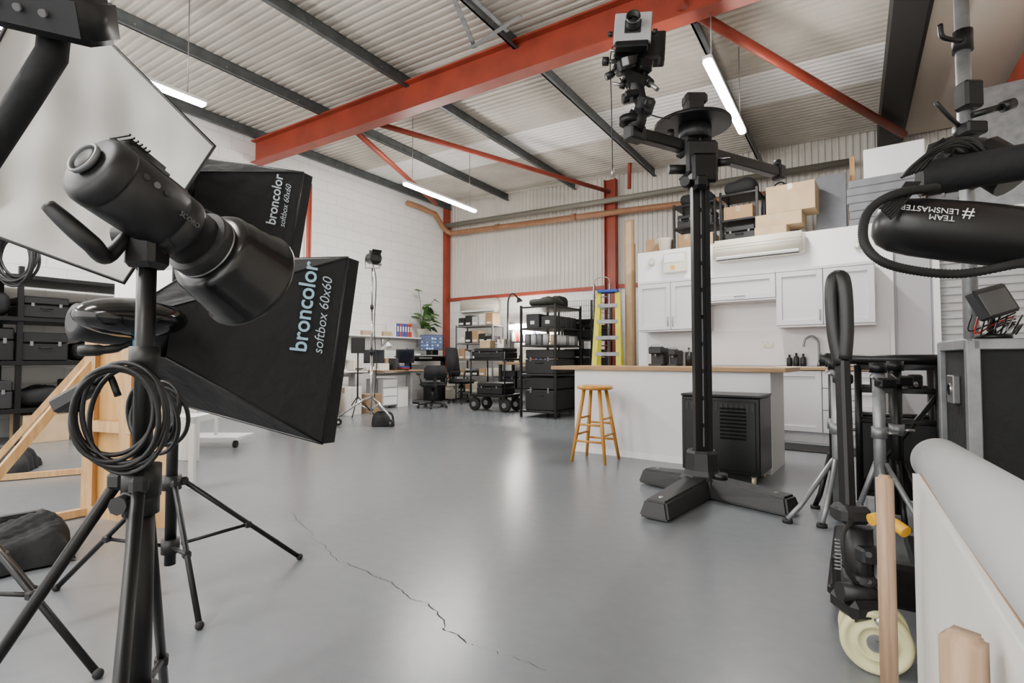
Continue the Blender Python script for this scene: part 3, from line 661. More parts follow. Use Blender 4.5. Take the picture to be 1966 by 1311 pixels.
for i in range(4): solo('paper_stack', 'loose stack of papers on wall shelf', 'papers', MB().box((0, 0, .05), (.24, .25, .1), PAP if i % 2 else CARD2, rot=i*.05), R(.17, 2.4+i*.3, 1.532), RL, 'papers on wall shelf')
PP = R(.22, 1.2, 1.532)
t = T('monstera_plant', 'leafy green monstera in white pot on shelf', 'potted plant', PP, 0)
t.part('pot', MB().lathe([(.09, 0), (.13, .2), (.135, .22), (.12, .22), (.11, .19)], WHP)); t.part('soil', MB().cyl((0, 0, .17), (0, 0, .19), .115, DGR))
rnd = random.Random(3)
for i in range(26):
    a_ = rnd.uniform(-1.2, 1.8); r_ = rnd.uniform(.08, .52); hz = rnd.uniform(.08, .62) if i > 2 else 1.0-.2*i
    tip = V((math.cos(a_)*r_, math.sin(a_)*r_, hz+.19))
    if i % 3 == 0: tip.x *= -.25
    x = V((math.cos(a_), math.sin(a_)-.5, -.6)).normalized()
    if x.dot(XD) < .15: x = (x+XD*(.15-x.dot(XD))).normalized()
    dd_ = tip.dot(XD)
    if dd_ < -.04: tip += XD*(-.04-dd_)
    st = MB().tube(cat([(0, 0, .18), V((tip.x*.3, tip.y*.3, .18+hz*.6)), tip], 5), .007, GRN, 6)
    t.part('stem', st)
    y = V((0, 0, 1)).cross(x).normalized(); z = x.cross(y)
    sz = rnd.uniform(.10, .16); out = [(0, 0), (-.25, .45), (.0, .8), (.3, .85), (.35, .45), (.55, .8), (.8, .65), (.8, .35), (1.05, .45), (1.25, .2), (1.5, 0)]
    pts = [tip+x*(u*sz)+y*(v*sz)+z*(abs(v)*-.25*sz) for u, v in out]+[tip+x*(u*sz)-y*(v*sz)+z*(abs(v)*-.25*sz) for u, v in out[1:-1][::-1]]
    pts = [p_+XD*max(0, -.19-p_.dot(XD)) for p_ in pts]
    n = len(pts); t.part('leaf', MB().add(pts+[tip+x*(.6*sz)], [[k, (k+1) % n, n] for k in range(n)], GRN, True))
t = T('desktop_printer', 'white desktop printer on desk', 'printer', R(.8, 3.88, .782), RL)
t.part('body', MB().box((0, .1, .11), (.2, .35, .22), WHP, bev=.02)); t.part('paper_tray', MB().bx((-.08, .27, .03), (.08, .33, .05), DGR))
for i in range(12):
    s_ = rnd.uniform(.7, 1.2); t_ = rnd.choice([rnd.uniform(2.8, 3.4), rnd.uniform(4.3, 4.9)])
    solo('paper_pile', 'untidy pile of papers on a desk', 'papers', MB().box((0, 0, .012+i*.002), (.21, .3, .02+i*.004), PAP, rot=rnd.uniform(0, 3)), R(s_, t_, .781), RL, 'papers on the desks')
def clutter(p, rz, rs, where='desk'):
    k = rs.choice(['box', 'bin', 'speaker', 'jar', 'books', 'lens', 'roll', 'box', 'bin'])
    if k == 'box': cbox(p, rz, rs.uniform(.15, .26), rs.uniform(.15, .22), rs.uniform(.1, .24), 'small cardboard parcel among %s clutter' % where, rs.choice([CARD, CARD2, PAP]))
    elif k == 'bin': solo('storage_bin', 'small plastic bin among %s clutter' % where, 'bin', MB().bx((-.12, -.1, 0), (.12, .1, rs.uniform(.1, .2)), rs.choice([DGR, BLK, LGR]), .01).bx((-.05, -.105, .03), (.05, -.1, .07), PAP), p, rz)
    elif k == 'speaker':
        t = T('desk_speaker', 'small black speaker on the %s' % where, 'speaker', p, rz); t.part('cabinet', MB().bx((-.07, -.08, 0), (.07, .08, .24), BLK, .006)); t.part('cone', MB().lathe([(.05, 0), (.045, .008), (.015, .002)], GRY, (0, -.08, .08), (0, -1, 0)))
    elif k == 'jar': solo('pen_pot', 'pot of pens on the %s' % where, 'pen pot', (lambda m: [m.cyl((rs.uniform(-.02, .02), rs.uniform(-.02, .02), .05), (rs.uniform(-.04, .04), rs.uniform(-.04, .04), .19), .004, rs.choice([BLU, REDP, BLK]), seg=5) for _ in range(5)] and m)(MB().cyl((0, 0, 0), (0, 0, .11), .04, BLK)), p, rz)
    elif k == 'books':
        for j in range(3): solo('book', 'thin book in a small stack', 'book', MB().box((0, 0, .012), (.17, .24, .024), rs.choice([REDP, BLU, PAP, DGR, CARD2]), rot=rs.uniform(-.2, .2), bev=.002), V(p)+V((0, 0, .025*j)), rz, 'stacked books on desks')
    elif k == 'lens': solo('camera_lens', 'black camera lens standing on end', 'lens', MB().lathe([(.03, 0), (.036, .01), (.036, .05), (.042, .06), (.042, .12), (.036, .125)], BLK, seg=18).lathe([(.0425, .1), (.043, .103), (.0425, .106)], CHR, cap=False), p, rz)
    else: solo('tape_roll', 'roll of gaffer tape lying flat', 'tape', MB().lathe([(.035, 0), (.07, 0), (.07, .05), (.035, .05), (.035, 0)], rs.choice([BLK, PAP, YEL]), cap=False), p, rz)
rs = random.Random(11)
for s_, t_, z_ in [(.3, .9, 1.082), (.78, .9, 1.082), (.35, 1.85, 1.082), (.75, 1.9, 1.082), (.65, 2.42, .782), (.68, 2.8, .782), (1.2, 3.4, .782), (1.25, 2.85, .782), (.95, 2.95, .81), (1.22, 3.1, .782), (.5, 4.4, .782), (1.05, 4.25, .782), (1.1, 4.6, .782), (.5, 4.9, .782), (.85, 4.88, .782), (.9, 4.5, .85), (.6, 4.65, .782)]:
    clutter(R(s_, t_, z_), RL+rs.uniform(-.4, .4), rs)
cbox(R(1.0, 4.6, 0), RL, .36, .35, .4, 'cardboard box under desk', CARD2); cbox(R(1.5, 4.45, 0), RL+.3, .35, .3, .5, 'open white carton on floor', PAP)
cbox(R(.95, 4.18, 0), RL, .32, .35, .3, 'brown box under the desk'); cbox(R(1.0, 2.75, 0), RL, .3, .3, .42, 'white office bin box under wooden desk', PAP)
cbox(R(1.5, 5.05, 0), RL+.1, .45, .35, .45, 'brown cardboard box on floor beside desks', CARD); cbox(R(1.48, 5.05, .452), RL-.1, .35, .3, .3, 'pale cardboard box stacked on another', CARD2)
cbox(R(1.5, 3.95, 0), RL+.2, .3, .3, .35, 'small brown box on floor before desk', CARD)
case(R(1.05, 5.35, 0), RL, .5, .4, .6, 'tall black case on floor by the desks', BLK)
solo('pc_tower', 'black computer tower under desk', 'computer', MB().box((0, 0, .22), (.2, .45, .44), BLK, bev=.01).bx((-.08, -.23, .35), (.08, -.222, .4), LGR), R(.6, 1.2), RL)
t = T('rolling_drawers', 'white three drawer unit under desk', 'drawers', R(.9, 3.12, 0), RL)
t.part('body', MB().bx((-.2, -.25, .05), (.2, .25, .6), LGR, .006))
for k in range(3): t.part('drawer', MB().bx((-.19, .25, .07+k*.18), (.19, .262, .23+k*.18), WHT, .003))
t = T('desk_lamp', 'white angled desk lamp on wooden desk', 'lamp', R(.7, 2.95, .79), 0)
t.part('base', MB().cyl((0, 0, 0), (0, 0, .02), .09, WHT)); t.part('arm', MB().tube([(0, 0, .02), (-.08, 0, .35), (.15, -.1, .55)], .01, WHT)); t.part('shade', MB().lathe([(.03, 0), (.075, .12), (.07, .12), (.02, .02)], WHT, (.15, -.1, .57), (.4, -.3, -1)))
case(R(.6, .4, 0), RZ, .6, .4, .5, 'white storage chest in the corner', WHP)
t = T('video_light_stand', 'black panel on slim stand near desks', 'light stand', V((-2.72, 9.2, 0)), 0)
t.part('pole', MB().cyl((0, 0, .3), (0, 0, 1.25), .014, BLKM)); t.part('panel', MB().box((0, 0, 1.25), (.24, .05, .28), BLK, rot=(0, 0, .3), bev=.01))
for k in range(3): a_ = D(30+120*k); t.part('leg', MB().cyl((0, 0, .35), (math.cos(a_)*.3, math.sin(a_)*.3, .01), .009, BLKM))
cb = V((-2.17, 8.05, 0)); t = T('wheeled_lamp_stand', 'chrome wheeled stand carrying a small theatre lamp', 'lighting stand', cb, 0)
for k in range(3):
    a_ = D(-158+k*120); e = V((math.cos(a_)*.48, math.sin(a_)*.48, .14)); m_ = V((math.cos(a_)*.12, math.sin(a_)*.12, .38))
    t.part('leg', MB().tube([V((0, 0, .42)), m_, e], .018, CHR, 8).cyl((0, 0, .2), m_*.8+e*.2, .009, CHR))
    x = V((-math.sin(a_), math.cos(a_), 0))*.018; w_ = e-V((0, 0, .08)); t.part('castor', MB().cyl(w_-x, w_+x, .055, RUB).cyl(w_-x*1.2, w_+x*1.2, .02, CHR).cyl(e, w_, .012, CHR))
t.part('column', MB().cyl((0, 0, .15), (0, 0, 1.1), .02, CHR).cyl((0, 0, 1.1), (0, 0, 1.8), .016, CHR).cyl((0, 0, 1.8), (0, 0, 2.42), .012, CHR).cyl((0, 0, 1.08), (0, 0, 1.16), .03, BLK).cyl((0, 0, 1.78), (0, 0, 1.84), .026, BLK))
t.part('yoke', MB().tube([(-.11, 0, 2.57), (-.11, 0, 2.42), (.11, 0, 2.42), (.11, 0, 2.57)], .01, STL))
t.part('lamp_head', MB().lathe([(.06, -.11), (.085, -.08), (.085, .08), (.095, .10), (.095, .13), (.08, .13), (.07, .1)], BLKM, (0, 0, 2.57), (.6, -.7, -.1)).box((0, 0, 2.67), (.08, .08, .04), BLKM))
t.part('barn_door', MB().box((.09, -.10, 2.65), (.15, .015, .08), BLKM, rot=(.6, 0, .7))); t.part('barn_door', MB().box((.09, -.10, 2.48), (.15, .015, .07), BLKM, rot=(-.6, 0, .7)))
t.part('cable', MB().tube(cat([(0, .02, 2.5), (.06, 0, 2.2), (.04, 0, 1.5), (.08, -.02, .9), (.05, 0, .4)], 6), .007, BLK, 6))
sandbag((-1.95, 7.92, .0), .3, .32, .28, .24, 'black sandbag slumped over stand leg', 5)
# ================================================================ BACK WALL WORKSHOP
rack('grey shelving unit full of parts by back wall', R(.95, .75, 0), RZ, 1.1, .45, (.2, .6, 1.0, 1.4, 1.82), 1.84, GRY)
for z in (.2, .6, 1.0, 1.4, 1.82):
    for k in range(5):
        c_ = rnd.choice([DGR, WHP, LGR, BLK, CARD, BLK]); nm = {DGR: 'dark grey', WHP: 'white', LGR: 'light grey', BLK: 'black', CARD: 'brown'}[c_]
        solo('parts_bin', nm+' parts bin on grey shelving', 'bin', MB().bx((-.095, -.17, 0), (.095, .17, rnd.uniform(.12, .3)), c_, .01).bx((-.06, -.18, .03), (.06, -.168, .08), PAP), R(1.07+k*.21, .53, z+.002), RZ, 'parts bins on grey shelving')
t = T('workbench', 'cluttered workbench with strip lamp on back wall', 'workbench', R(2.2, .75), RZ)
t.part('bench_top', MB().bx((0, 0, .88), (1.9, .65, .93), OAK, .004))
for x in (.04, 1.86):
    for y in (.05, .6): t.part('leg', MB().bx((x-.03, y-.03, 0), (x+.03, y+.03, .88), DGR))
t.part('lower_shelf', MB().bx((.05, .05, .3), (1.85, .6, .33), DGR)); t.part('back_shelf', MB().bx((0, .5, 1.4), (1.9, .66, 1.43), DGR).bx((0, .5, .93), (.03, .66, 1.9), DGR).bx((1.87, .5, .93), (1.9, .66, 1.9), DGR).bx((0, .5, 1.87), (1.9, .66, 1.9), DGR))
t.part('strip_lamp', MB().bx((.05, .40, 1.72), (.9, .46, 1.83), LAMPM, .01), 'glowing strip lamp')
for i in range(30):
    c_ = rnd.choice([BLK, WHP, YEL, REDP, BLU, LGR, DGR, BLK]); x = 2.28+(i//2)*.12; z = .932 if i % 2 else 1.432
    hh = rnd.uniform(.14, .3)
    solo('workshop_bottle', 'small bottle or canister on the workbench', 'bottle', MB().lathe([(.035, 0), (.038, .01), (.038, hh*.7), (.014, hh*.82), (.014, hh)], c_, seg=12), R(x, .2 if i % 2 == 0 else .45, z), 0, 'bottles on the workbench')
for i in range(4): case(R(2.45+i*.45, .5, .335), RZ, .4, .4, .4, 'dark case under workbench', DGR if i % 2 else BLK)
t = T('equipment_cart', 'black flatbed equipment cart with pneumatic wheels', 'cart', (-.32, 10.25, 0), RZ)
t.part('lower_deck', MB().bx((-.42, -.3, .28), (.42, .3, .33), BLKM, .006)); t.part('upper_deck', MB().bx((-.42, -.3, .98), (.42, .3, 1.02), BLKM, .006))
for x in (-.4, .4):
    for y in (-.28, .28): t.part('upright', MB().cyl((x, y, .3), (x, y, 1.15), .016, BLKM))
for x in (-.36, .36):
    for y in (-.2, .2): t.part('wheel', MB().lathe([(.05, -.035), (.11, -.04), (.13, -.02), (.13, .02), (.11, .04), (.05, .035)], RUB, (x, y, .13), (0, 1, 0)).cyl((x, y-.045, .13), (x, y+.045, .13), .05, STL).bx((x-.03, y-.03, .2), (x+.03, y+.03, .28), BLKM))
t.part('push_handle', MB().tube([(-.4, -.28, 1.15), (-.5, -.28, 1.2), (-.5, .28, 1.2), (-.4, .28, 1.15)], .016, BLKM))
case((-.32, 10.25, 1.022), RZ, .7, .5, .2, 'flat black case on cart'); case((-.32, 10.25, .332), RZ, .6, .45, .22, 'black case on lower deck of cart')
for dx in (-.2, .18): clutter(V((-.32, 10.25, 1.225))+XD*dx, RZ, rs, 'cart')
ra = V((.16, 9.12, 0))
rack('black wire rack loaded with cases and cans', ra, RZ, .68, .95, (.12, .75, 1.25, 1.55, 1.92), 1.94, BLKM, .035)
def RA(x, y, z): return ra+XD*x+YD*y+V((0, 0, z))
case(RA(.34, .45, .122), RZ, .58, .8, .58, 'large black equipment case on bottom shelf'); case(RA(.34, .45, .752), RZ, .58, .8, .42, 'black case on middle shelf')
for i in range(8): solo('film_can', 'pale round tin on black rack', 'tin', MB().cyl((0, 0, 0), (0, 0, .16), .055, rnd.choice([GRY, LGR, CARD2]), seg=14).cyl((0, 0, .16), (0, 0, .17), .058, STL, seg=14), RA(.60, .08+i*.115, 1.252), 0, 'tins on the rack')
for i in range(4): solo('film_can', 'pale round tin on black rack', 'tin', MB().cyl((0, 0, 0), (0, 0, .18), .055, rnd.choice([GRY, BLK, LGR]), seg=14).cyl((0, 0, .18), (0, 0, .19), .058, STL, seg=14), RA(.10+i*.12, .07, 1.252), 0, 'tins on the rack')
for i in range(4):
    solo('storage_bin', 'dark plastic bin on black rack', 'bin', MB().bx((-.13, -.1, 0), (.13, .1, .24), DGR, .01).bx((-.04, -.105, .06), (.04, -.1, .12), PAP), RA(.2, .15+i*.22, 1.552), RZ, 'plastic bins on the rack')
    solo('storage_bin', 'dark plastic bin on black rack', 'bin', MB().bx((-.13, -.1, 0), (.13, .1, .2), BLK, .01).bx((-.04, -.105, .06), (.04, -.1, .12), PAP), RA(.5, .15+i*.22, 1.552), RZ, 'plastic bins on the rack')
bag(RA(.34, .3, 1.922), RZ, .55, .45, .16, OLV, 'olive green soft case on rack top', 'soft_case'); bag(RA(.3, .72, 1.922), RZ, .4, .35, .22, label='black soft case on rack top', name='soft_case')
rb = ra+YD*1.12+XD*.15
t = rack('black mesh cage rack behind the loaded rack', rb, RZ, .68, .95, (.12, .8, 1.4, 1.75), 2.1, BLKM, .03)
mb = MB()
for i in range(20): mb.cyl((.68, i*.05, 1.4), (.68, i*.05, 2.1), .003, BLKM, seg=4)
for i in range(15): mb.cyl((i*.048, 0, 1.75), (i*.048, 0, 2.1), .003, BLKM, seg=4)
for i in range(8): mb.cyl((.68, 0, 1.4+i*.1), (.68, .95, 1.4+i*.1), .003, BLKM, seg=4); mb.cyl((0, 0, 1.4+i*.1), (.68, 0, 1.4+i*.1), .003, BLKM, seg=4)
t.part('mesh_panel', mb)
for i in range(3): case(rb+XD*.34+YD*(.17+i*.3)+V((0, 0, .802)), RZ, .55, .26, .4, 'black case inside cage rack', group='cases in cage rack')
for i in range(3): case(rb+XD*.34+YD*(.17+i*.3)+V((0, 0, 1.402)), RZ, .55, .26, .28, 'black case inside cage rack', group='cases in cage rack')
case(rb+XD*.34+YD*.45+V((0, 0, .122)), RZ, .55, .8, .5, 'large black trunk in cage rack')
t = T('arched_lamp', 'black gooseneck lamp arching above the workbench', 'lamp', R(2.35, .55, .932), 0)
t.part('neck', MB().tube(cat([(0, 0, 0), (0, 0, 1.2), (.02, 0, 1.5), (.12, 0, 1.62), (.25, 0, 1.5)], 6), .02, BLK)); t.part('base', MB().cyl((0, 0, 0), (0, 0, .02), .1, BLK)); t.part('shade', MB().lathe([(.03, 0), (.08, .1), (.07, .1), (.02, .01)], BLK, (.25, 0, 1.52), (.3, 0, -1)))
# ================================================================ LEFT FOREGROUND LIGHTING
def lstand(label, base, top, feet, collar, r0=.022, m=BLKM, hub=1.7):
    t = T('light_stand', label, 'light stand', base, 0)
    h = top
    t.part('lower_column', MB().cyl((0, 0, collar-.5 if collar > .6 else collar-.35), (0, 0, h*.62), r0, m, seg=24)); t.part('column_lock', MB().cyl((0, 0, h*.58), (0, 0, h*.63), r0*1.3, BLK, seg=20).bx((-.014, -r0*1.8, h*.59), (.014, 0, h*.62), BLK, .005))
    t.part('upper_column', MB().cyl((0, 0, h*.6), (0, 0, h), r0*.72, m, seg=24)); t.part('column_lock', MB().cyl((0, 0, h*.80), (0, 0, h*.84), r0*1.1, BLK, seg=20))
    lo = collar-(.42 if collar > .6 else .27)
    t.part('collar', MB().cyl((0, 0, collar-.03), (0, 0, collar+.03), r0*hub, BLK, seg=20)); t.part('lower_collar', MB().cyl((0, 0, lo-.03), (0, 0, lo+.03), r0*1.6, BLK, seg=20))
    for f in feet:
        f = V(f)-V(base); n_ = V((f.x, f.y, 0)).normalized()
        a_ = n_*.045+V((0, 0, collar)); mid = a_+(f-a_)*(.70 if collar > .6 else .52)
        t.part('leg', MB().cyl(a_, f+V((0, 0, .012)), .011, m, seg=10).ell(f+V((0, 0, .014)), .016, RUB).box(a_, (.035, .03, .035), BLK, rot=math.atan2(n_.y, n_.x), bev=.008)); t.part('strut', MB().cyl(n_*.04+V((0, 0, lo)), mid, .008, m, seg=8).box(mid, (.03, .03, .03), BLK, rot=math.atan2(n_.y, n_.x), bev=.006))
    t.part('locking_knob', MB().cyl((0, -.02, h*.605), (0, -r0-.03, h*.605), .006, STL).cyl((0, -r0-.02, h*.605), (0, -r0-.038, h*.605), .017, BLK, seg=8))
    return t
def polar(b_, r, a_): return (b_[0]+r*math.cos(D(a_)), b_[1]+r*math.sin(D(a_)), 0)
SA = V((-.705, 1.0, 0)); SB = V((-1.47, 2.27, 0)); SD = V((-1.87, 1.76, 0))
lstand('black air-cushioned light stand holding the flash head', SA, 1.22, [polar(SA, .56, 178), polar(SA, .56, 118), polar(SA, .56, 300)], .77, .023, hub=1.4)
lstand('black light stand holding two softboxes', SB, 1.78, [gf(575, 1074), gf(383, 1208), polar(SB, .5, 178)], .47, .022)
lstand('black light stand carrying the large pale softbox', SD, 1.7, [gf(188, 1302), polar(SD, .55, 110), polar(SD, .55, 230)], .5, .022)
# flash head
p0 = g(172, 316, .88); p1 = g(445, 512, 1.17); ax = (p1-p0); axn = ax.normalized()
upv = (V((0, 0, 1))-axn*axn.z).normalized(); sdv = axn.cross(upv); Mh = Matrix((axn, sdv, upv)).transposed()
t = T('studio_flash_head', 'black studio flash head with metal reflector', 'flash head', (SA.x, SA.y, 1.24), 0)
t.part('body', MB().lathe([(.02, -.004), (.050, -.002), (.060, .004), (.065, .014), (.066, .03), (.066, .032), (.0645, .033), (.0645, .036), (.066, .037), (.066, .145), (.0645, .146), (.0645, .150), (.066, .151), (.066, .178), (.062, .186), (.058, .188), (.058, .222), (.056, .235)], BODY, p0, axn, 56), world=True)
t.part('top_grip', MB().box(p0+axn*.065+upv*.058, (.115, .075, .05), BODY, Mh, .02, 3), world=True)
mb = MB()
for k in range(6): mb.box(p0+axn*(.02+k*.008)+upv*.083, (.003, .05, .004), BLK, Mh)
t.part('vent', mb, world=True)
t.part('control_panel', MB().box(p0+axn*.135+upv*.063, (.05, .05, .012), CHAR, Mh, .004, 2), world=True)
cv = (V((0, 0, 1))-(p0+axn*.12)); cv = (cv-axn*cv.dot(axn)).normalized()
for k in range(3): t.part('button', MB().cyl(p0+axn*(.05+k*.022)+(cv+upv*.6).normalized()*.065, p0+axn*(.05+k*.022)+(cv+upv*.6).normalized()*.069, .006, [DGR, GRY, DGR][k], seg=14), world=True)
rc = p0-axn*.004+upv*.004
t.part('rear_socket', MB().lathe([(.024, .0), (.030, -.004), (.031, -.010), (.028, -.013), (.025, -.009), (.024, .0)], GALV, rc, axn, 36, False), world=True)
t.part('socket_cap', MB().lathe([(.023, .0), (.022, -.007), (.016, -.010), (.003, -.010)], BLK, rc, axn, 28), world=True)
t.part('zoom_ring', MB().lathe([(.059, .222), (.070, .226), (.071, .230), (.071, .250), (.067, .256)], CHAR, p0, axn, 56, smooth=False), world=True)
t.part('trim_ring', MB().lathe([(.0675, .2525), (.0715, .255), (.0675, .2575)], STL, p0, axn, 56, False), world=True)
REFM = mat('reflector_black', (.010, .010, .011), .24)
t.part('reflector', MB().lathe([(.060, .256), (.078, .258), (.090, .263), (.096, .272), (.099, .300), (.102, .302), (.106, .340), (.109, .342), (.113, .372), (.119, .375), (.121, .380), (.120, .387), (.115, .387), (.10, .35), (.085, .31), (.06, .28)], REFM, p0, axn, 64), world=True)
t.text('lettering', 'SCORO', p0+axn*.130+(cv*.9+upv*.3).normalized()*.0670, axn, (cv*.9+upv*.3).normalized().cross(axn), .013, GRY)
mp = V((SA.x, SA.y, 1.22))
t.part('mounting_bracket', MB().box(mp, (.06, .06, .09), BLK, bev=.01).beam(mp, p0+axn*.17-upv*.04, .04, .05, BLK, .008), world=True)
t.part('bracket_bolt', MB().cyl(mp+V((-.055, 0, .02)), mp+V((.055, 0, .02)), .024, CHAR, seg=18), world=True)
hp = cat([mp+V((-.02, -.02, .02)), g(205, 492, .94), g(175, 468, .9), g(128, 427, .88), g(92, 394, .87)], 6)
t.part('tilt_handle', MB().tube(hp, [.010+.006*math.sin(min(1, i/len(hp))*3.0) for i in range(len(hp))], BLK, 12), world=True)
def softbox(label, cor, L, back, sp, text, tsize, tsize2, w1, w2, wrk=0, c1=None, c2=None):
    BL, BR, TR, TL = [V(c) for c in cor]; Fc = [BL, BR, TR, TL]; fc = sum(Fc, V((0, 0, 0)))/4
    rt = ((BR-BL)+(TR-TL)).normalized(); up = ((TL-BL)+(TR-BR)).normalized(); ax_ = up.cross(rt).normalized(); up = rt.cross(ax_)
    if ax_.y < 0: ax_ = -ax_
    hd = fc-ax_*L; b_ = back/2
    t = T('softbox', label, 'softbox', sp, 0)
    Bc = [hd+rt*(sx*b_)+up*(sy*b_) for sx, sy in ((-1, -1), (1, -1), (1, 1), (-1, 1))]
    wf = lambda u, v_: wrk*(math.sin(11*u+5*v_)+.7*math.sin(17*v_-8*u)+.5*math.sin(27*u+12*v_))
    mb = MB()
    for i in range(4):
        j = (i+1) % 4; mid = (Fc[i]+Fc[j])/2-fc
        mb.patch(Bc[i], Bc[j], Fc[j], Fc[i], BLKF, 18, -mid.normalized()*(.0005 if i == 1 else .03), (lambda u, v_: wf(u, v_)*(.35 if i == 1 else 1)))
        fl = ax_*.06; mb.patch(Fc[i], Fc[j], Fc[j]+fl, Fc[i]+fl, BLKF, 2)
    t.part('fabric_shell', mb, world=True)
    t.part('front_diffuser', MB().patch(*[p-ax_*.003 for p in Fc], DIFF, 4), 'white translucent front', world=True)
    mb = MB()
    for i in range(4): mb.cyl(Bc[i], Fc[i], .004, BLK, seg=8)
    for i in range(4): mb.cyl(Fc[i], Fc[(i+1) % 4], .004, BLK, seg=6)
    t.part('seam_piping', mb, world=True)
    t.part('flash_unit', MB().lathe([(.03, -.22), (.052, -.21), (.058, -.15), (.058, 0), (back*.55, .01)], BLK, hd, ax_, 24), world=True)
    t.part('bracket', MB().cyl(sp, V(sp)-V((0, 0, .1)), .025, BLK).beam(sp, hd-ax_*.1, .035, .04, BLK), world=True)
    e = (TR-BR).normalized(); w_ = ((Bc[1]+Bc[2])/2-(BR+TR)/2).normalized(); n_ = e.cross(w_).normalized(); w_ = n_.cross(e)
    o = BR+e*((TR-BR).length*text)+n_*(.006+wrk)
    t.text('brand_lettering', 'broncolor', o+w_*w1, e, w_, tsize, c1 or TXB, bold=tsize*.012)
    t.text('size_lettering', 'softbox 60x60', o+w_*w2, e, w_, tsize2, c2 or TXP, italic=.2, bold=-tsize2*.006)
    return t
softbox('black square softbox with pale blue lettering', [g(352, 778, 2.15), g(619, 852, 1.85), g(668, 494, 1.85), g(400, 500, 2.15)], .40, .16, V((SB.x+.02, SB.y-.03, 1.15)), .47, .076, .046, .098, .045, .004)
softbox('black square softbox raised on stand with blue lettering', [g(392, 470, 2.82), g(557, 490, 2.55), g(583, 331, 2.55), g(398, 305, 2.82)], .34, .14, V((SB.x, SB.y, 1.80)), .30, .060, .036, .088, .046, .008, TXR, TXR)
t = T('compact_flash_head', 'rounded black compact flash with teal trim', 'flash head', g(262, 640, 1.45), 0)
t.part('body', MB().ell(g(255, 610, 1.45), (.1, .14, .055), GLOSS, rot=(0, .1, -.5)), world=True); t.part('trim', MB().box(g(266, 675, 1.45), (.02, .03, .07), TEAL, bev=.004), 'teal trim', world=True)
t.part('handle', MB().tube(cat([g(262, 655, 1.45), g(225, 668, 1.42), g(190, 672, 1.4), g(150, 673, 1.38)], 4), [.008]*4+[.012]*4+[.016]*4+[.012], BLK, 10), world=True)
t.part('arm', MB().cyl(g(262, 655, 1.45), V((SB.x+.02, SB.y-.03, 1.0)), .014, BLK), world=True)
# large pale softbox
t = T('large_softbox', 'very large softbox with pale grey fabric and black trim', 'softbox', (SD.x, SD.y, 1.6), 0)
P1 = g(412, 281, 2.05); P2 = g(238, 543, 1.9); P3 = g(-170, 395, 1.7); P4 = g(70, -60, 1.85); ctr = (P1+P2+P3+P4)/4
nn = (P1-P3).cross(P4-P2).normalized()
if nn.y < 0: nn = -nn
wr = lambda u, v_: .016*math.sin(9*u+3*v_)+.010*math.sin(17*v_-6*u)+.008*math.sin(22*u+9*v_)
t.part('fabric_panel', MB().patch(P3, P2, P1, P4, SILV, 36, nn*.09, wr), world=True)
bk = ctr+nn*.38; mb = MB()
for a_, b_ in ((P3, P2), (P2, P1), (P1, P4), (P4, P3)): mb.add([a_, b_, bk+(b_-ctr)*.15, bk+(a_-ctr)*.15], [[0, 1, 2, 3]], BLKF)
t.part('rear_shell', mb, world=True)
t.part('edge_piping', MB().tube([P3, P2, P1, P4], .008, BLK, 8, True), world=True)
t.part('bracket', MB().cyl((SD.x, SD.y, 1.55), (SD.x, SD.y, 1.7), .025, BLK).cyl((SD.x, SD.y, 1.65), bk, .02, BLK), world=True)
# control monitor top corner
pole = V((-1.12, .85, 0))
t = T('control_monitor', 'black control monitor on a jointed arm', 'monitor', pole, 0)
mc = g(45, 6, .72); Rm = (D(35), D(8), D(12)); Mq = Euler(Rm).to_matrix()
t.part('casing', MB().box(mc, (.21, .08, .065), BLK, rot=Rm, bev=.010, seg=2), world=True)
t.part('screen', MB().box(mc+Mq@V((0, -.038, 0)), (.18, .008, .045), DGR, rot=Rm), world=True)
for i in range(5): q = mc+Mq@V((-.07+i*.03, -.042, 0)); t.part('button', MB().cyl(q, q+Mq@V((0, -.006, 0)), .005, GRY, seg=10), world=True)
t.part('arm', MB().tube([g(105, 55, .75), g(100, 105, .75), g(50, 185, .77), g(-30, 310, .80), V((pole.x, pole.y, 1.2))], .020, BLKF, 12), world=True)
t.part('pole', MB().cyl((0, 0, 0), (0, 0, 1.25), .022, BLKM).cyl((0, 0, 0), (0, 0, .03), .25, BLKM, seg=28))
def coil(label, c, r, n, tilt, m=BLK, rr=.006, sq=1.25, spread=.3):
    mb = MB()
    for k in range(n):
        ph = random.uniform(0, 6); r_ = r*random.uniform(.78, 1.12); dz = r*sq-r_*sq+random.uniform(-.012, .002); dx = random.uniform(-.012, .012)
        Mr = Matrix.Rotation(tilt+random.uniform(-spread, spread), 3, 'Z')@Matrix.Rotation(random.uniform(-.15, .15), 3, 'X')
        q = [V(c)+V((dx, 0, dz))+Mr@V((math.cos(a_)*r_*(1+.05*math.sin(2*a_+ph)), .006*(k-n/2)+.006*math.sin(a_+ph), math.sin(a_)*r_*sq*(1+.04*math.sin(2*a_+ph)))) for a_ in [2*math.pi*i/40 for i in range(40)]]
        mb.tube(q, rr, m, 8, True)
    return solo('cable_coil', label, 'cable', mb)
coil('black coiled cable hanging from light stand', g(232, 805, .955), .080, 6, .2, rr=.0045)
coil('black coiled cable hanging beside light stand', g(300, 800, 1.12), .06, 4, -.3, rr=.0045)
t = T('cable_connector', 'grey handheld connector block on cable', 'connector', g(145, 760, .98), 0)
t.part('block', MB().box((0, 0, 0), (.085, .03, .03), DGR, rot=(0, D(-30), 0), bev=.006)); t.part('lead', MB().tube(cat([(.03, 0, .02), (.06, 0, .04), (.08, .0, 0)], 4), .006, BLK))
coil('black cable bundle hung on shelving', g(30, 500, 5.4), .22, 6, 0, BLK, .014)
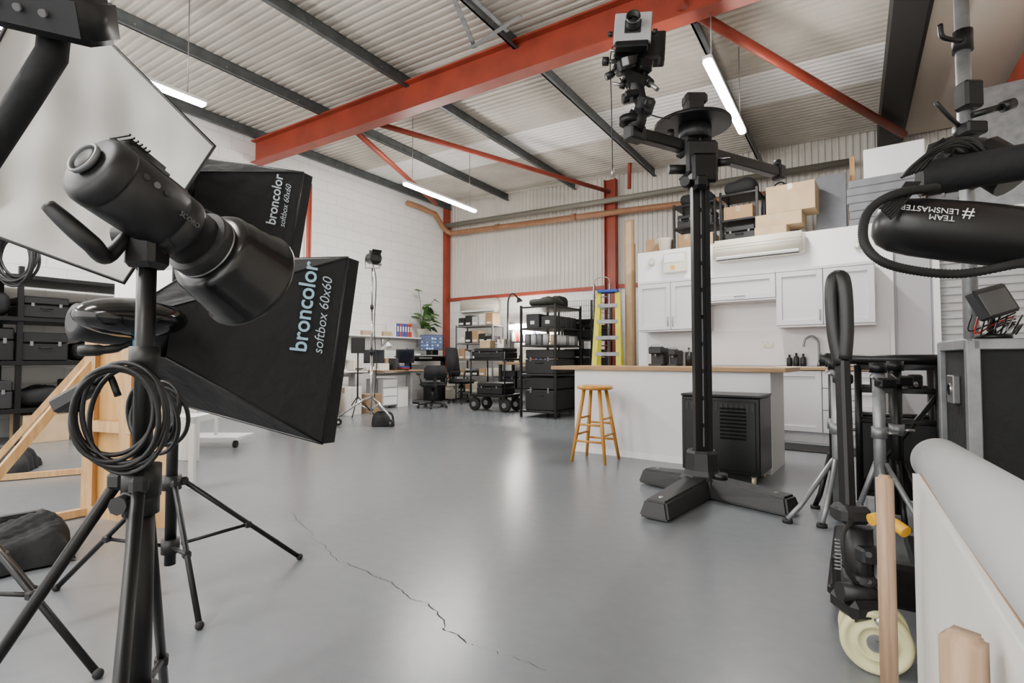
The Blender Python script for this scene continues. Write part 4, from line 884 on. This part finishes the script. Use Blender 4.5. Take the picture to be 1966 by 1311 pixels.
# ================================================================ LEFT SHELVING AND FLATS
t = T('shelving_rack', 'long black shelving bay stacked with cases', 'shelving', R(.1, 7.3, 0), RL)
for x in (0, 1.5, 3.0):
    for y in (.05, .85): t.part('post', MB().bx((x-.025, y-.025, 0), (x+.025, y+.025, 2.1), BLKM))
for z in (.42, .98, 1.5, 2.0): t.part('shelf', MB().bx((-.03, 0, z-.05), (3.03, .9, z), BLKM, .004))
for zz in (.42, .98, 1.5):
    for k in range(6):
        if (k+int(zz*10)) % 4 == 2: bag(R(.62, 7.55+k*.5, zz+.003), RL+math.pi, .42, .5, rnd.uniform(.2, .3), label='soft black kit bag on long shelving'); continue
        case(R(.62, 7.55+k*.5, zz+.003), RL+math.pi, .44, .6, rnd.uniform(.22, .4), 'black equipment case on long shelving', rnd.choice([BLK, BLK, DGR]), 'cases on long shelving')
for k in range(3): cbox(R(.72, 7.57+k*.48, 0), RL+math.pi, .44, .5, .34, 'yellowish cardboard carton on floor under shelving', CARD2, 'cartons under shelving')
def flat(name_label, b0, b1, h, back):
    b0 = V(b0); b1 = V(b1); t = T('timber_flat', name_label, 'scenery flat', b0, 0)
    d_ = (b1-b0).normalized(); n_ = V((-d_.y, d_.x, 0)); up = V((0, 0, 1))
    for p in (b0, b1, (b0+b1)/2): t.part('stile', MB().beam(p, p+up*h, .045, .07, PINE), world=True)
    for z in (.03, h-.03, h*.5): t.part('rail', MB().beam(b0+up*z, b1+up*z, .04, .07, PINE), world=True)
    t.part('panel', MB().add([b0+n_*.03, b1+n_*.03, b1+n_*.03+up*h, b0+n_*.03+up*h, b0+n_*.04, b1+n_*.04, b1+n_*.04+up*h, b0+n_*.04+up*h], [[0, 1, 2, 3][::-1], [4, 5, 6, 7], [0, 1, 5, 4], [2, 3, 7, 6], [1, 2, 6, 5], [3, 0, 4, 7]], PLY), world=True)
    q = b0+V(back)
    t.part('brace', MB().beam(b0+up*h*.85, q+up*.03, .045, .045, PINE), world=True); t.part('brace_foot', MB().beam(b0+up*.03, q+up*.03, .045, .045, PINE), world=True)
    return t
flat('plywood scenery flat with pine bracing', V((-2.72, 3.38, 0)), V((-2.08, 3.15, 0)), 1.15, (-.36, -.52, 0))
flat('second pine framed scenery flat with brace', V((-3.7, 4.6, 0)), V((-2.9, 4.3, 0)), 1.25, (-.62, -.35, 0))
solo('white_board', 'tall white display board behind flats', 'board', MB().box((0, 0, .95), (1.1, .04, 1.9), WHT, bev=.004), (-3.62, 5.3, 0), D(-15))
solo('white_post', 'white painted timber leg standing on floor', 'post', MB().bx((-.02, -.02, 0), (.02, .02, .55), WHT).bx((-.2, -.02, .5), (.02, .3, .55), WHT), (-2.5, 4.1, 0), .1)
sandbag(gf(40, 1075), .9, .34, .46, .26, 'black sandbag slumped on timber brace', 2); sandbag(gf(10, 905), .5, .4, .5, .24, 'black sandbag on far timber brace', 3)
for i, (c_, nm, px) in enumerate(((RED, 'dark red', 590), (PAP, 'white', 577), (REDP, 'red', 566))):
    b0 = V(((px-983)/1000*7.2, 7.2, 0)); solo('paper_roll', 'slim '+nm+' paper roll standing upright', 'paper roll', MB().cyl((0, 0, 0), (0, 0, 3.45), .035, c_, seg=20).cyl((0, 0, 3.45), (0, 0, 3.48), .02, CARD), b0, 0, 'standing paper rolls')
t = T('dolly', 'low white dolly base on castors', 'dolly', (-3.45, 6.1, 0), 0)
t.part('deck', MB().bx((-.3, -.2, .09), (.35, .2, .12), WHT)); t.part('post', MB().cyl((0, 0, .12), (0, 0, .5), .02, WHT))
for x in (-.26, .31): t.part('castor', MB().cyl((x-.015, -.15, .04), (x+.015, -.15, .04), .04, RUB).cyl((x, -.15, .04), (x, -.15, .09), .01, STL))
# ================================================================ RIGHT FOREGROUND
c1 = V((2.12, 2.4, 0)); ld = V((.23, .43, 0)).normalized(); fd = V((ld.y, -ld.x, 0)); rzc = math.atan2(fd.y, fd.x)
t = T('flight_case', 'black flight case with aluminium edges and latches', 'flight case', c1, rzc)
t.part('body', MB().bx((0, 0, .1), (.75, .5, 1.07), BLKF))
mb = MB(); e_ = .025
for x in (0, .75):
    for y in (0, .5): mb.bx((x-e_, y-e_, .08), (x+e_, y+e_, 1.09), GALV, .004)
for z in (.1, 1.07):
    for y in (0, .5): mb.bx((0, y-e_, z-e_), (.75, y+e_, z+e_), GALV, .004)
    for x in (0, .75): mb.bx((x-e_, 0, z-e_), (x+e_, .5, z+e_), GALV, .004)
t.part('edge_trim', mb, 'aluminium edge profile')
t.part('latch', MB().bx((-.03, .2, .78), (-.0, .32, .92), STL, .004).cyl((-.035, .26, .85), (-.03, .26, .85), .03, CHR)); t.part('handle', MB().tube([(0, .18, .5), (-.04, .18, .5), (-.04, .34, .5), (0, .34, .5)], .01, BLK))
for x in (.08, .67):
    for y in (.08, .42): t.part('castor', MB().cyl((x-.015, y, .045), (x+.015, y, .045), .045, RUB).bx((x-.02, y-.02, .07), (x+.02, y+.02, .1), STL))
pb = V((2.64, 2.99, 0)); t = T('scaffold_pole', 'tall galvanised tube with clamps and hook', 'pole', pb, 0)
t.part('tube', MB().cyl((0, 0, 0), (0, 0, 3.6), .036, GALV, seg=20)); t.part('foot', MB().cyl((0, 0, 0), (0, 0, .02), .15, STL))
t.part('clamp', MB().cyl((0, 0, 2.28), (0, 0, 2.36), .06, BLKM).box((.0, -.05, 2.32), (.12, .08, .07), BLKM, bev=.01)); t.part('clamp_lever', MB().tube(cat([(-.05, -.02, 2.35), (-.13, -.04, 2.4), (-.2, -.04, 2.48)], 4), .012, BLK))
t.part('hook', MB().tube(cat([(-.03, -.03, 2.85), (-.1, -.05, 2.84), (-.16, -.05, 2.86), (-.17, -.05, 2.93)], 5), .014, BLKM).cyl((0, 0, 2.8), (0, 0, 2.92), .05, BLKM))
t.part('clamp_head', MB().box((0, -.03, 2.52), (.11, .1, .16), BLKM, bev=.015)); t.part('clamp_bolt', MB().cyl((.0, -.05, 2.4), (.16, -.08, 2.44), .018, BLK).cyl((.14, -.08, 2.43), (.2, -.09, 2.45), .03, BLK))
rp_ = V((2.97, 1.95, 0)); t = T('motion_control_arm', 'black robotic camera arm with white lettering and cables', 'robotic arm', rp_, 0)
t.part('pedestal', MB().cyl((0, 0, 0), (0, 0, .06), .2, BLKM).cyl((0, 0, .06), (0, 0, 1.45), .09, BLKM).ell((0, 0, 1.5), (.14, .14, .18), BLK))
e1 = g(1712, 432, 2.25); e2 = g(2010, 462, 2.05); dd = e2-e1; dn = dd.normalized()
ARMM = mat('arm_shell', (.014, .014, .015), .36)
t.part('forearm', MB().lathe([(r_, q*1.12-.07) for q, r_ in [(0, .012), (.008, .06), (.03, .092), (.07, .112), (.14, .122), (.3, .126), (.45, .122), (.6, .1)]], ARMM, e1, dn, 48), world=True)
u1 = g(1765, 345, 2.3); u2 = g(2030, 300, 2.1)
t.part('upper_arm', MB().tube(cat([u1, u1*.6+u2*.4, u2], 5), .075, BLKF, 16), world=True)
t.part('elbow_joint', MB().box(g(1822, 305, 2.3), (.18, .12, .12), BLK, rot=(0, .4, .3), bev=.02).cyl(g(1790, 285, 2.3), g(1850, 325, 2.25), .055, BLKM).cyl(g(1880, 300, 2.3), g(1950, 340, 2.2), .095, BLK), world=True)
t.part('joint_cover', MB().cyl(g(1868, 296, 2.32), g(1884, 304, 2.28), .075, CHAR, seg=24), world=True)
t.part('support_arm', MB().cyl(g(1845, 300, 2.35), V((pb.x, pb.y-.04, 2.0)), .03, BLKM), world=True)
t.part('shoulder', MB().tube([e2, g(2060, 400, 2.0), V((rp_.x, rp_.y, 1.5))], .1, BLK, 16).tube([u2, g(2070, 350, 2.0), V((rp_.x, rp_.y, 1.55))], .09, BLK, 14), world=True)
hose = cat([g(1800, 360, 2.15), g(1720, 372, 2.1), g(1668, 405, 2.1), g(1658, 460, 2.05), g(1690, 500, 2.0), g(1760, 520, 2.0), g(1850, 525, 2.0), g(1960, 505, 1.95), g(2050, 490, 1.95)], 24)
t.part('umbilical_hose', MB().tube(hose, [.0155+.003*(i % 2) for i in range(len(hose))], RUB, 10), world=True)
mb = MB(); rc_ = random.Random(4)
for k in range(9):
    q0 = g(1730+k*5, 342-k*2, 2.22); mb.tube(cat([q0, g(1752+k*7, 318-k*4, 2.2), g(1800+k*8, 285-k*2+rc_.uniform(-5, 5), 2.18), g(1855+k*6, 268+k*5+rc_.uniform(-5, 5), 2.2), g(1892, 285+k*5, 2.22)], 6), rc_.choice([.005, .006, .009]), BLK, 7)
for k in range(6): mb.tube(cat([g(1740+k*5, 350, 2.2), g(1722+k*5, 375, 2.13), g(1690+k*4, 400+k*4, 2.08)], 4), .006, RUB, 6)
t.part('cable_bundle', mb, world=True)
up_ = (V((0, 0, 1))-dn*dn.z).normalized(); fn = dn.cross(up_)
if fn.dot(-e1) < 0: fn = -fn
fz = (fn*math.cos(.25)+up_*math.sin(.25)).normalized(); xo = -dn; yo = fz.cross(xo)
def arm_pt(s_, o_): return e1+dn*s_+fz*.1295+yo*o_
t.text('hash_lettering', '#', arm_pt(.240, -.030), xo, yo, .068, TXW); t.text('team_lettering', 'TEAM', arm_pt(.180, .006), xo, yo, .034, TXW); t.text('slogan_lettering', 'LENSMASTER', arm_pt(.190, -.026), xo, yo, .034, TXW)
fm = g(1905, 580, 2.5); Rf = (D(-20), D(-12), D(20)); t = T('field_monitor', 'small field monitor with cables on flight case', 'monitor', V((fm.x, fm.y, 1.1)), 0)
t.part('casing', MB().box(fm, (.25, .05, .15), DGR, rot=Rf, bev=.01), world=True); t.part('screen', MB().box(fm+V((.0, -.026, 0)), (.21, .01, .11), GRY, rot=Rf), world=True)
t.part('mount', MB().cyl((0, 0, -.005), (0, 0, .02), .07, BLKM).tube([(0, 0, 0), (.01, .02, .1), (0, 0, .18)], .015, BLKM))
mb = MB()
for k in range(8): mb.tube(cat([g(1865+k*14, 605, 2.5), g(1860+k*12, 635+6*(k % 3), 2.45), g(1900+k*9, 622, 2.5), g(1950, 600+k*6, 2.5)], 5), .004, [BLK, REDP, BLK, BLK, BLK, BLK, STL, BLK][k], 5)
t.part('cable', mb, world=True)
# tubular rack + stands
q0 = V((2.32, 3.5, 0)); t = T('pipe_rack_trolley', 'black tubular rack trolley with hanging chains', 'trolley', q0, RZ)
for x in (0, .2, .42, .62):
    for y in (0, .4): t.part('upright', MB().cyl((x, y, .06), (x, y, .96), .022, BLKM))
for z in (.12, .6, .8, .95): t.part('frame_ring', MB().tube([(0, 0, z), (.62, 0, z), (.62, .4, z), (0, .4, z)], .02, BLKM, 8, True))
t.part('side_panel', MB().bx((.02, -.01, .14), (.6, .01, .58), BLKM)); t.part('diagonal_bar', MB().cyl((0, 0, .15), (.42, 0, .78), .016, BLKM))
for k in range(3): t.part('clamp', MB().box((.1+k*.2, -.04, .86), (.07, .06, .09), BLK, rot=(0, 0, .3*k), bev=.01).cyl((.1+k*.2, -.05, .86), (.1+k*.2, -.11, .84), .012, STL))
for x in (.0, .62):
    for y in (0, .4): t.part('castor', MB().cyl((x-.015, y, .035), (x+.015, y, .035), .035, RUB).cyl((x, y, .035), (x, y, .08), .012, STL))
t.part('top_bar', MB().cyl((-.15, 0, 1.0), (.7, 0, 1.0), .032, BLKM).cyl((-.22, 0, 1.0), (-.15, 0, 1.0), .045, BLK)); t.part('top_bar', MB().cyl((-.1, .4, 1.0), (.68, .4, 1.0), .028, BLKM))
mb = MB()
for k in range(16): mb.tube([V((-.12, -.04, .85-k*.025))+Matrix.Rotation(k*1.57, 3, 'Z')@V((.008*math.cos(a_), 0, .016*math.sin(a_))) for a_ in [i*.785 for i in range(8)]], .003, STL, 4, True)
t.part('chain', mb.cyl((-.12, -.04, .86), (-.12, 0, .98), .005, STL))
def pstand(b_, h, feet, label, m=GALV):
    t = T('pipe_stand', label, 'stand', b_, 0, 'tube stands by trolley')
    t.part('column', MB().cyl((0, 0, .05), (0, 0, h), .032, m)); t.part('clamp_collar', MB().cyl((0, 0, h*.55), (0, 0, h*.62), .042, GALV).tube([(.03, 0, h*.58), (.09, -.03, h*.58)], .01, STL))
    t.part('top_collar', MB().cyl((0, 0, h-.04), (0, 0, h+.02), .045, BLKM)); t.part('top_clamp', MB().box((.02, -.03, h-.1), (.1, .07, .06), BLKM, bev=.01).tube([(-.02, -.05, h-.1), (-.1, -.09, h-.06)], .009, STL))
    for f in feet: f = V(f)-V(b_); n_ = f.normalized(); t.part('leg', MB().tube([n_*.03+V((0, 0, .38)), f*.75+V((0, 0, .1)), f+V((0, 0, .02))], .016, m, 8).cyl(f, f+V((0, 0, .02)), .03, RUB))
pstand(V((2.02, 3.25, 0)), .98, [gf(1512, 1003), gf(1578, 1012), V((2.14, 3.55, 0))], 'galvanised tube stand with tripod feet')
pstand(V((2.21, 3.15, 0)), .96, [V((2.08, 2.92, 0)), V((2.32, 2.92, 0)), V((2.2, 3.38, 0))], 'galvanised tube stand beside trolley')
pstand(V((2.38, 3.24, 0)), .97, [V((2.30, 3.08, 0)), V((2.50, 3.12, 0)), V((2.36, 3.36, 0))], 'black tube stand with clamp beside trolley', BLKM)
pstand(V((2.12, 3.44, 0)), .99, [V((2.04, 3.54, 0)), V((2.20, 3.54, 0)), V((2.12, 3.32, 0))], 'slim black tube stand with clamp', BLKM)
# pallet truck
pt = V((1.16, 1.75, 0)); t = T('pallet_truck', 'black hand pallet truck with cream nylon wheels', 'pallet truck', pt, 0)
lp = cat([g(1614, 700, 1.88), g(1602, 640, 1.9), g(1597, 570, 1.92), g(1600, 538, 1.93), g(1609, 530, 1.93), g(1619, 538, 1.9), g(1624, 580, 1.88), g(1625, 640, 1.87), g(1621, 690, 1.87)], 5)
t.part('handle_loop', MB().tube(lp, .024, BLK, 12), world=True)
t.part('drawbar', MB().beam(g(1617, 690, 1.88), g(1628, 990, 1.8), .05, .035, BLKM, .008), world=True)
t.part('drawbar_joint', MB().box(g(1632, 985, 1.79), (.1, .09, .06), CHAR, bev=.015).cyl(g(1605, 985, 1.79), g(1660, 987, 1.79), .022, BLK), world=True)
t.part('pump', MB().cyl(g(1652, 1175, 1.78), g(1650, 1010, 1.78), .045, BLKM, .038, 20).lathe([(.05, 0), (.055, .02), (.055, .05), (.04, .06)], CHAR, g(1652, 1130, 1.78), (0, 0, 1)), world=True)
t.part('ram', MB().cyl(g(1690, 1200, 1.74), g(1690, 1060, 1.74), .018, GALV).cyl(g(1690, 1200, 1.74), g(1690, 1120, 1.74), .03, BLK), world=True)
t.part('release_valve', MB().box(g(1668, 1065, 1.73), (.07, .05, .05), CHAR, bev=.008).cyl(g(1668, 1065, 1.71), g(1668, 1065, 1.69), .010, CHAR, seg=6), world=True)
t.part('axle_housing', MB().box(g(1655, 1160, 1.76), (.15, .14, .07), BLKM, bev=.02).cyl(g(1612, 1135, 1.74), g(1702, 1142, 1.74), .03, BLK).ell(g(1690, 1192, 1.68), (.018, .018, .018), CHR), world=True)
sp = [g(1610, 1095-i*1.0, 1.74)+V((math.cos(i*.9)*.010, math.sin(i*.9)*.010, 0)) for i in range(60)]
t.part('spring', MB().tube(sp, .0025, GALV, 6), world=True)
for k in range(3): t.part('bolt', MB().cyl(g(1625+k*22, 1105+k*6, 1.735), g(1625+k*22, 1105+k*6, 1.725), .008, CHAR, seg=6), world=True)
t.part('hydraulic_hose', MB().tube(cat([g(1635, 1000, 1.74), g(1618, 1030, 1.70), g(1625, 1090, 1.70), g(1645, 1120, 1.74)], 6), .007, RUB, 8), world=True)
t.part('foot_lever', MB().tube(cat([g(1672, 998, 1.7), g(1690, 995, 1.7), g(1715, 1005, 1.66), g(1740, 1022, 1.62)], 5), .019, YEL, 12), 'yellow foot lever', world=True)
w0 = V((1.165, 1.70, .1)); axw = V((.50, .86, 0)).normalized()
for k in (0, 1):
    wc = w0+axw*.085*k
    t.part('wheel', MB().lathe([(.028, -.016), (.045, -.014), (.048, -.024), (.056, -.024), (.060, -.016), (.078, -.018), (.084, -.027), (.096, -.024), (.1, -.015), (.1, .015), (.096, .024), (.084, .027), (.03, .02)], CREAM, wc, axw, 40).cyl(wc-axw*.026, wc+axw*.030, .026, GALV, seg=20).cyl(wc-axw*.034, wc-axw*.026, .012, STL, seg=6), 'cream nylon steering wheel', world=True)
t.part('axle', MB().cyl(w0-axw*.02, w0+axw*.12, .015, STL).beam(w0+axw*.042, g(1660, 1150, 1.76), .05, .03, BLKM), world=True)
for k in (0, 1):
    s0 = V((1.36, 2.02, .09))+XD*(.30*k-.06); s1 = s0+YD*.9
    t.part('fork', MB().box((s0+s1)/2, (.15, .9, .045), BLKM, rot=RZ, bev=.012).cyl(s1-YD*.12-V((0, 0, .045))-XD*.04, s1-YD*.12-V((0, 0, .045))+XD*.04, .04, CREAM), world=True)
t.part('fork_frame', MB().box(V((1.42, 1.92, .18)), (.44, .07, .16), BLKM, rot=RZ, bev=.015).beam(V((1.28, 1.93, .2)), g(1655, 1150, 1.78), .08, .06, BLKM), world=True)
bd = V((-.65, -1.027, 0)).normalized(); bn = V((-bd.y, bd.x, 0))
if bn.x < 0: bn = -bn
BRE = mat('board_edge_brown', (.42, .30, .2), .8)
for i, (hh, mm, lb, off) in enumerate(((.655, CANV, 'white canvas board standing on edge', 0), (.675, CARD2, 'brown hardboard sheet between canvases', .026), (.645, CANV, 'white canvas board standing behind another', .055), (.63, CANV, 'white painted board in the stack', .085))):
    b0 = V((1.205, 1.6, 0))+bn*(off+.012)-bd*(.02*i); b1 = b0+bd*1.2; th = .018 if mm is CANV else .006
    vs = [b0, b1, b1+bn*th, b0+bn*th]; up = V((0, 0, hh)); mb = MB().add(vs+[v+up for v in vs], [[3, 2, 1, 0], [4, 5, 6, 7], [0, 1, 5, 4], [1, 2, 6, 5], [2, 3, 7, 6], [3, 0, 4, 7]], mm)
    if mm is CANV: o_ = b0+up+bn*th; mb.beam(o_, b1+up+bn*th, .004, .006, BRE)
    solo('canvas_board', lb, 'board', mb, b0, 0, 'boards standing on edge', world=True)
crr = math.atan2(bd.y, bd.x)
t = T('storage_crate', 'plain plywood crate supporting the paper roll', 'crate', V((1.205, 1.6, 0))+bn*.26+bd*.6, crr)
t.part('box', MB().bx((-.5, -.12, 0), (.5, .12, .56), PLY, .004)); t.part('batten', MB().bx((-.5, -.135, .45), (.5, -.12, .5), PINE)); t.part('batten', MB().bx((-.5, -.135, .05), (.5, -.12, .1), PINE))
ra_ = g(1803, 886, 1.86); rb_ = g(1992, 1050, .86); rdn = (rb_-ra_).normalized(); rbx = rb_+rdn*.35
t = T('paper_roll', 'thick roll of grey backdrop paper', 'paper roll', (ra_+rbx)/2, 0)
t.part('roll', MB().lathe([(.03, 0), (.076, 0), (.082, .006), (.082, (rbx-ra_).length)], GRYR, ra_, rdn, 56), world=True); t.part('core', MB().cyl(ra_-rdn*.004, rbx+rdn*.004, .03, CARD, seg=24), 'cardboard core', world=True)
solo('timber_batten', 'pale upright timber batten with rounded top', 'timber', MB().box((0, 0, .345), (.036, .036, .69), STICK, bev=.008, seg=3), (1.0, 1.41, 0), .5, 'upright timber battens')
solo('timber_batten', 'thick pale timber batten near boards', 'timber', MB().box((0, 0, .315), (.046, .046, .63), STICK, bev=.008, seg=3), (.612, .72, 0), .55, 'upright timber battens')
# ================================================================ CAMERA + WORLD
cam = bpy.data.cameras.new('camera'); co = link(bpy.data.objects.new('camera', cam))
cam.lens = 36*F/1966; cam.sensor_width = 36; co.location = (0, 0, 1); co.rotation_euler = (math.pi/2+TH, 0, 0); cam.clip_start = .05
bpy.context.scene.camera = co
w = bpy.data.worlds.new('world'); bpy.context.scene.world = w; w.use_nodes = True
w.node_tree.nodes['Background'].inputs[0].default_value = (1, .99, .97, 1); w.node_tree.nodes['Background'].inputs[1].default_value = 4.0
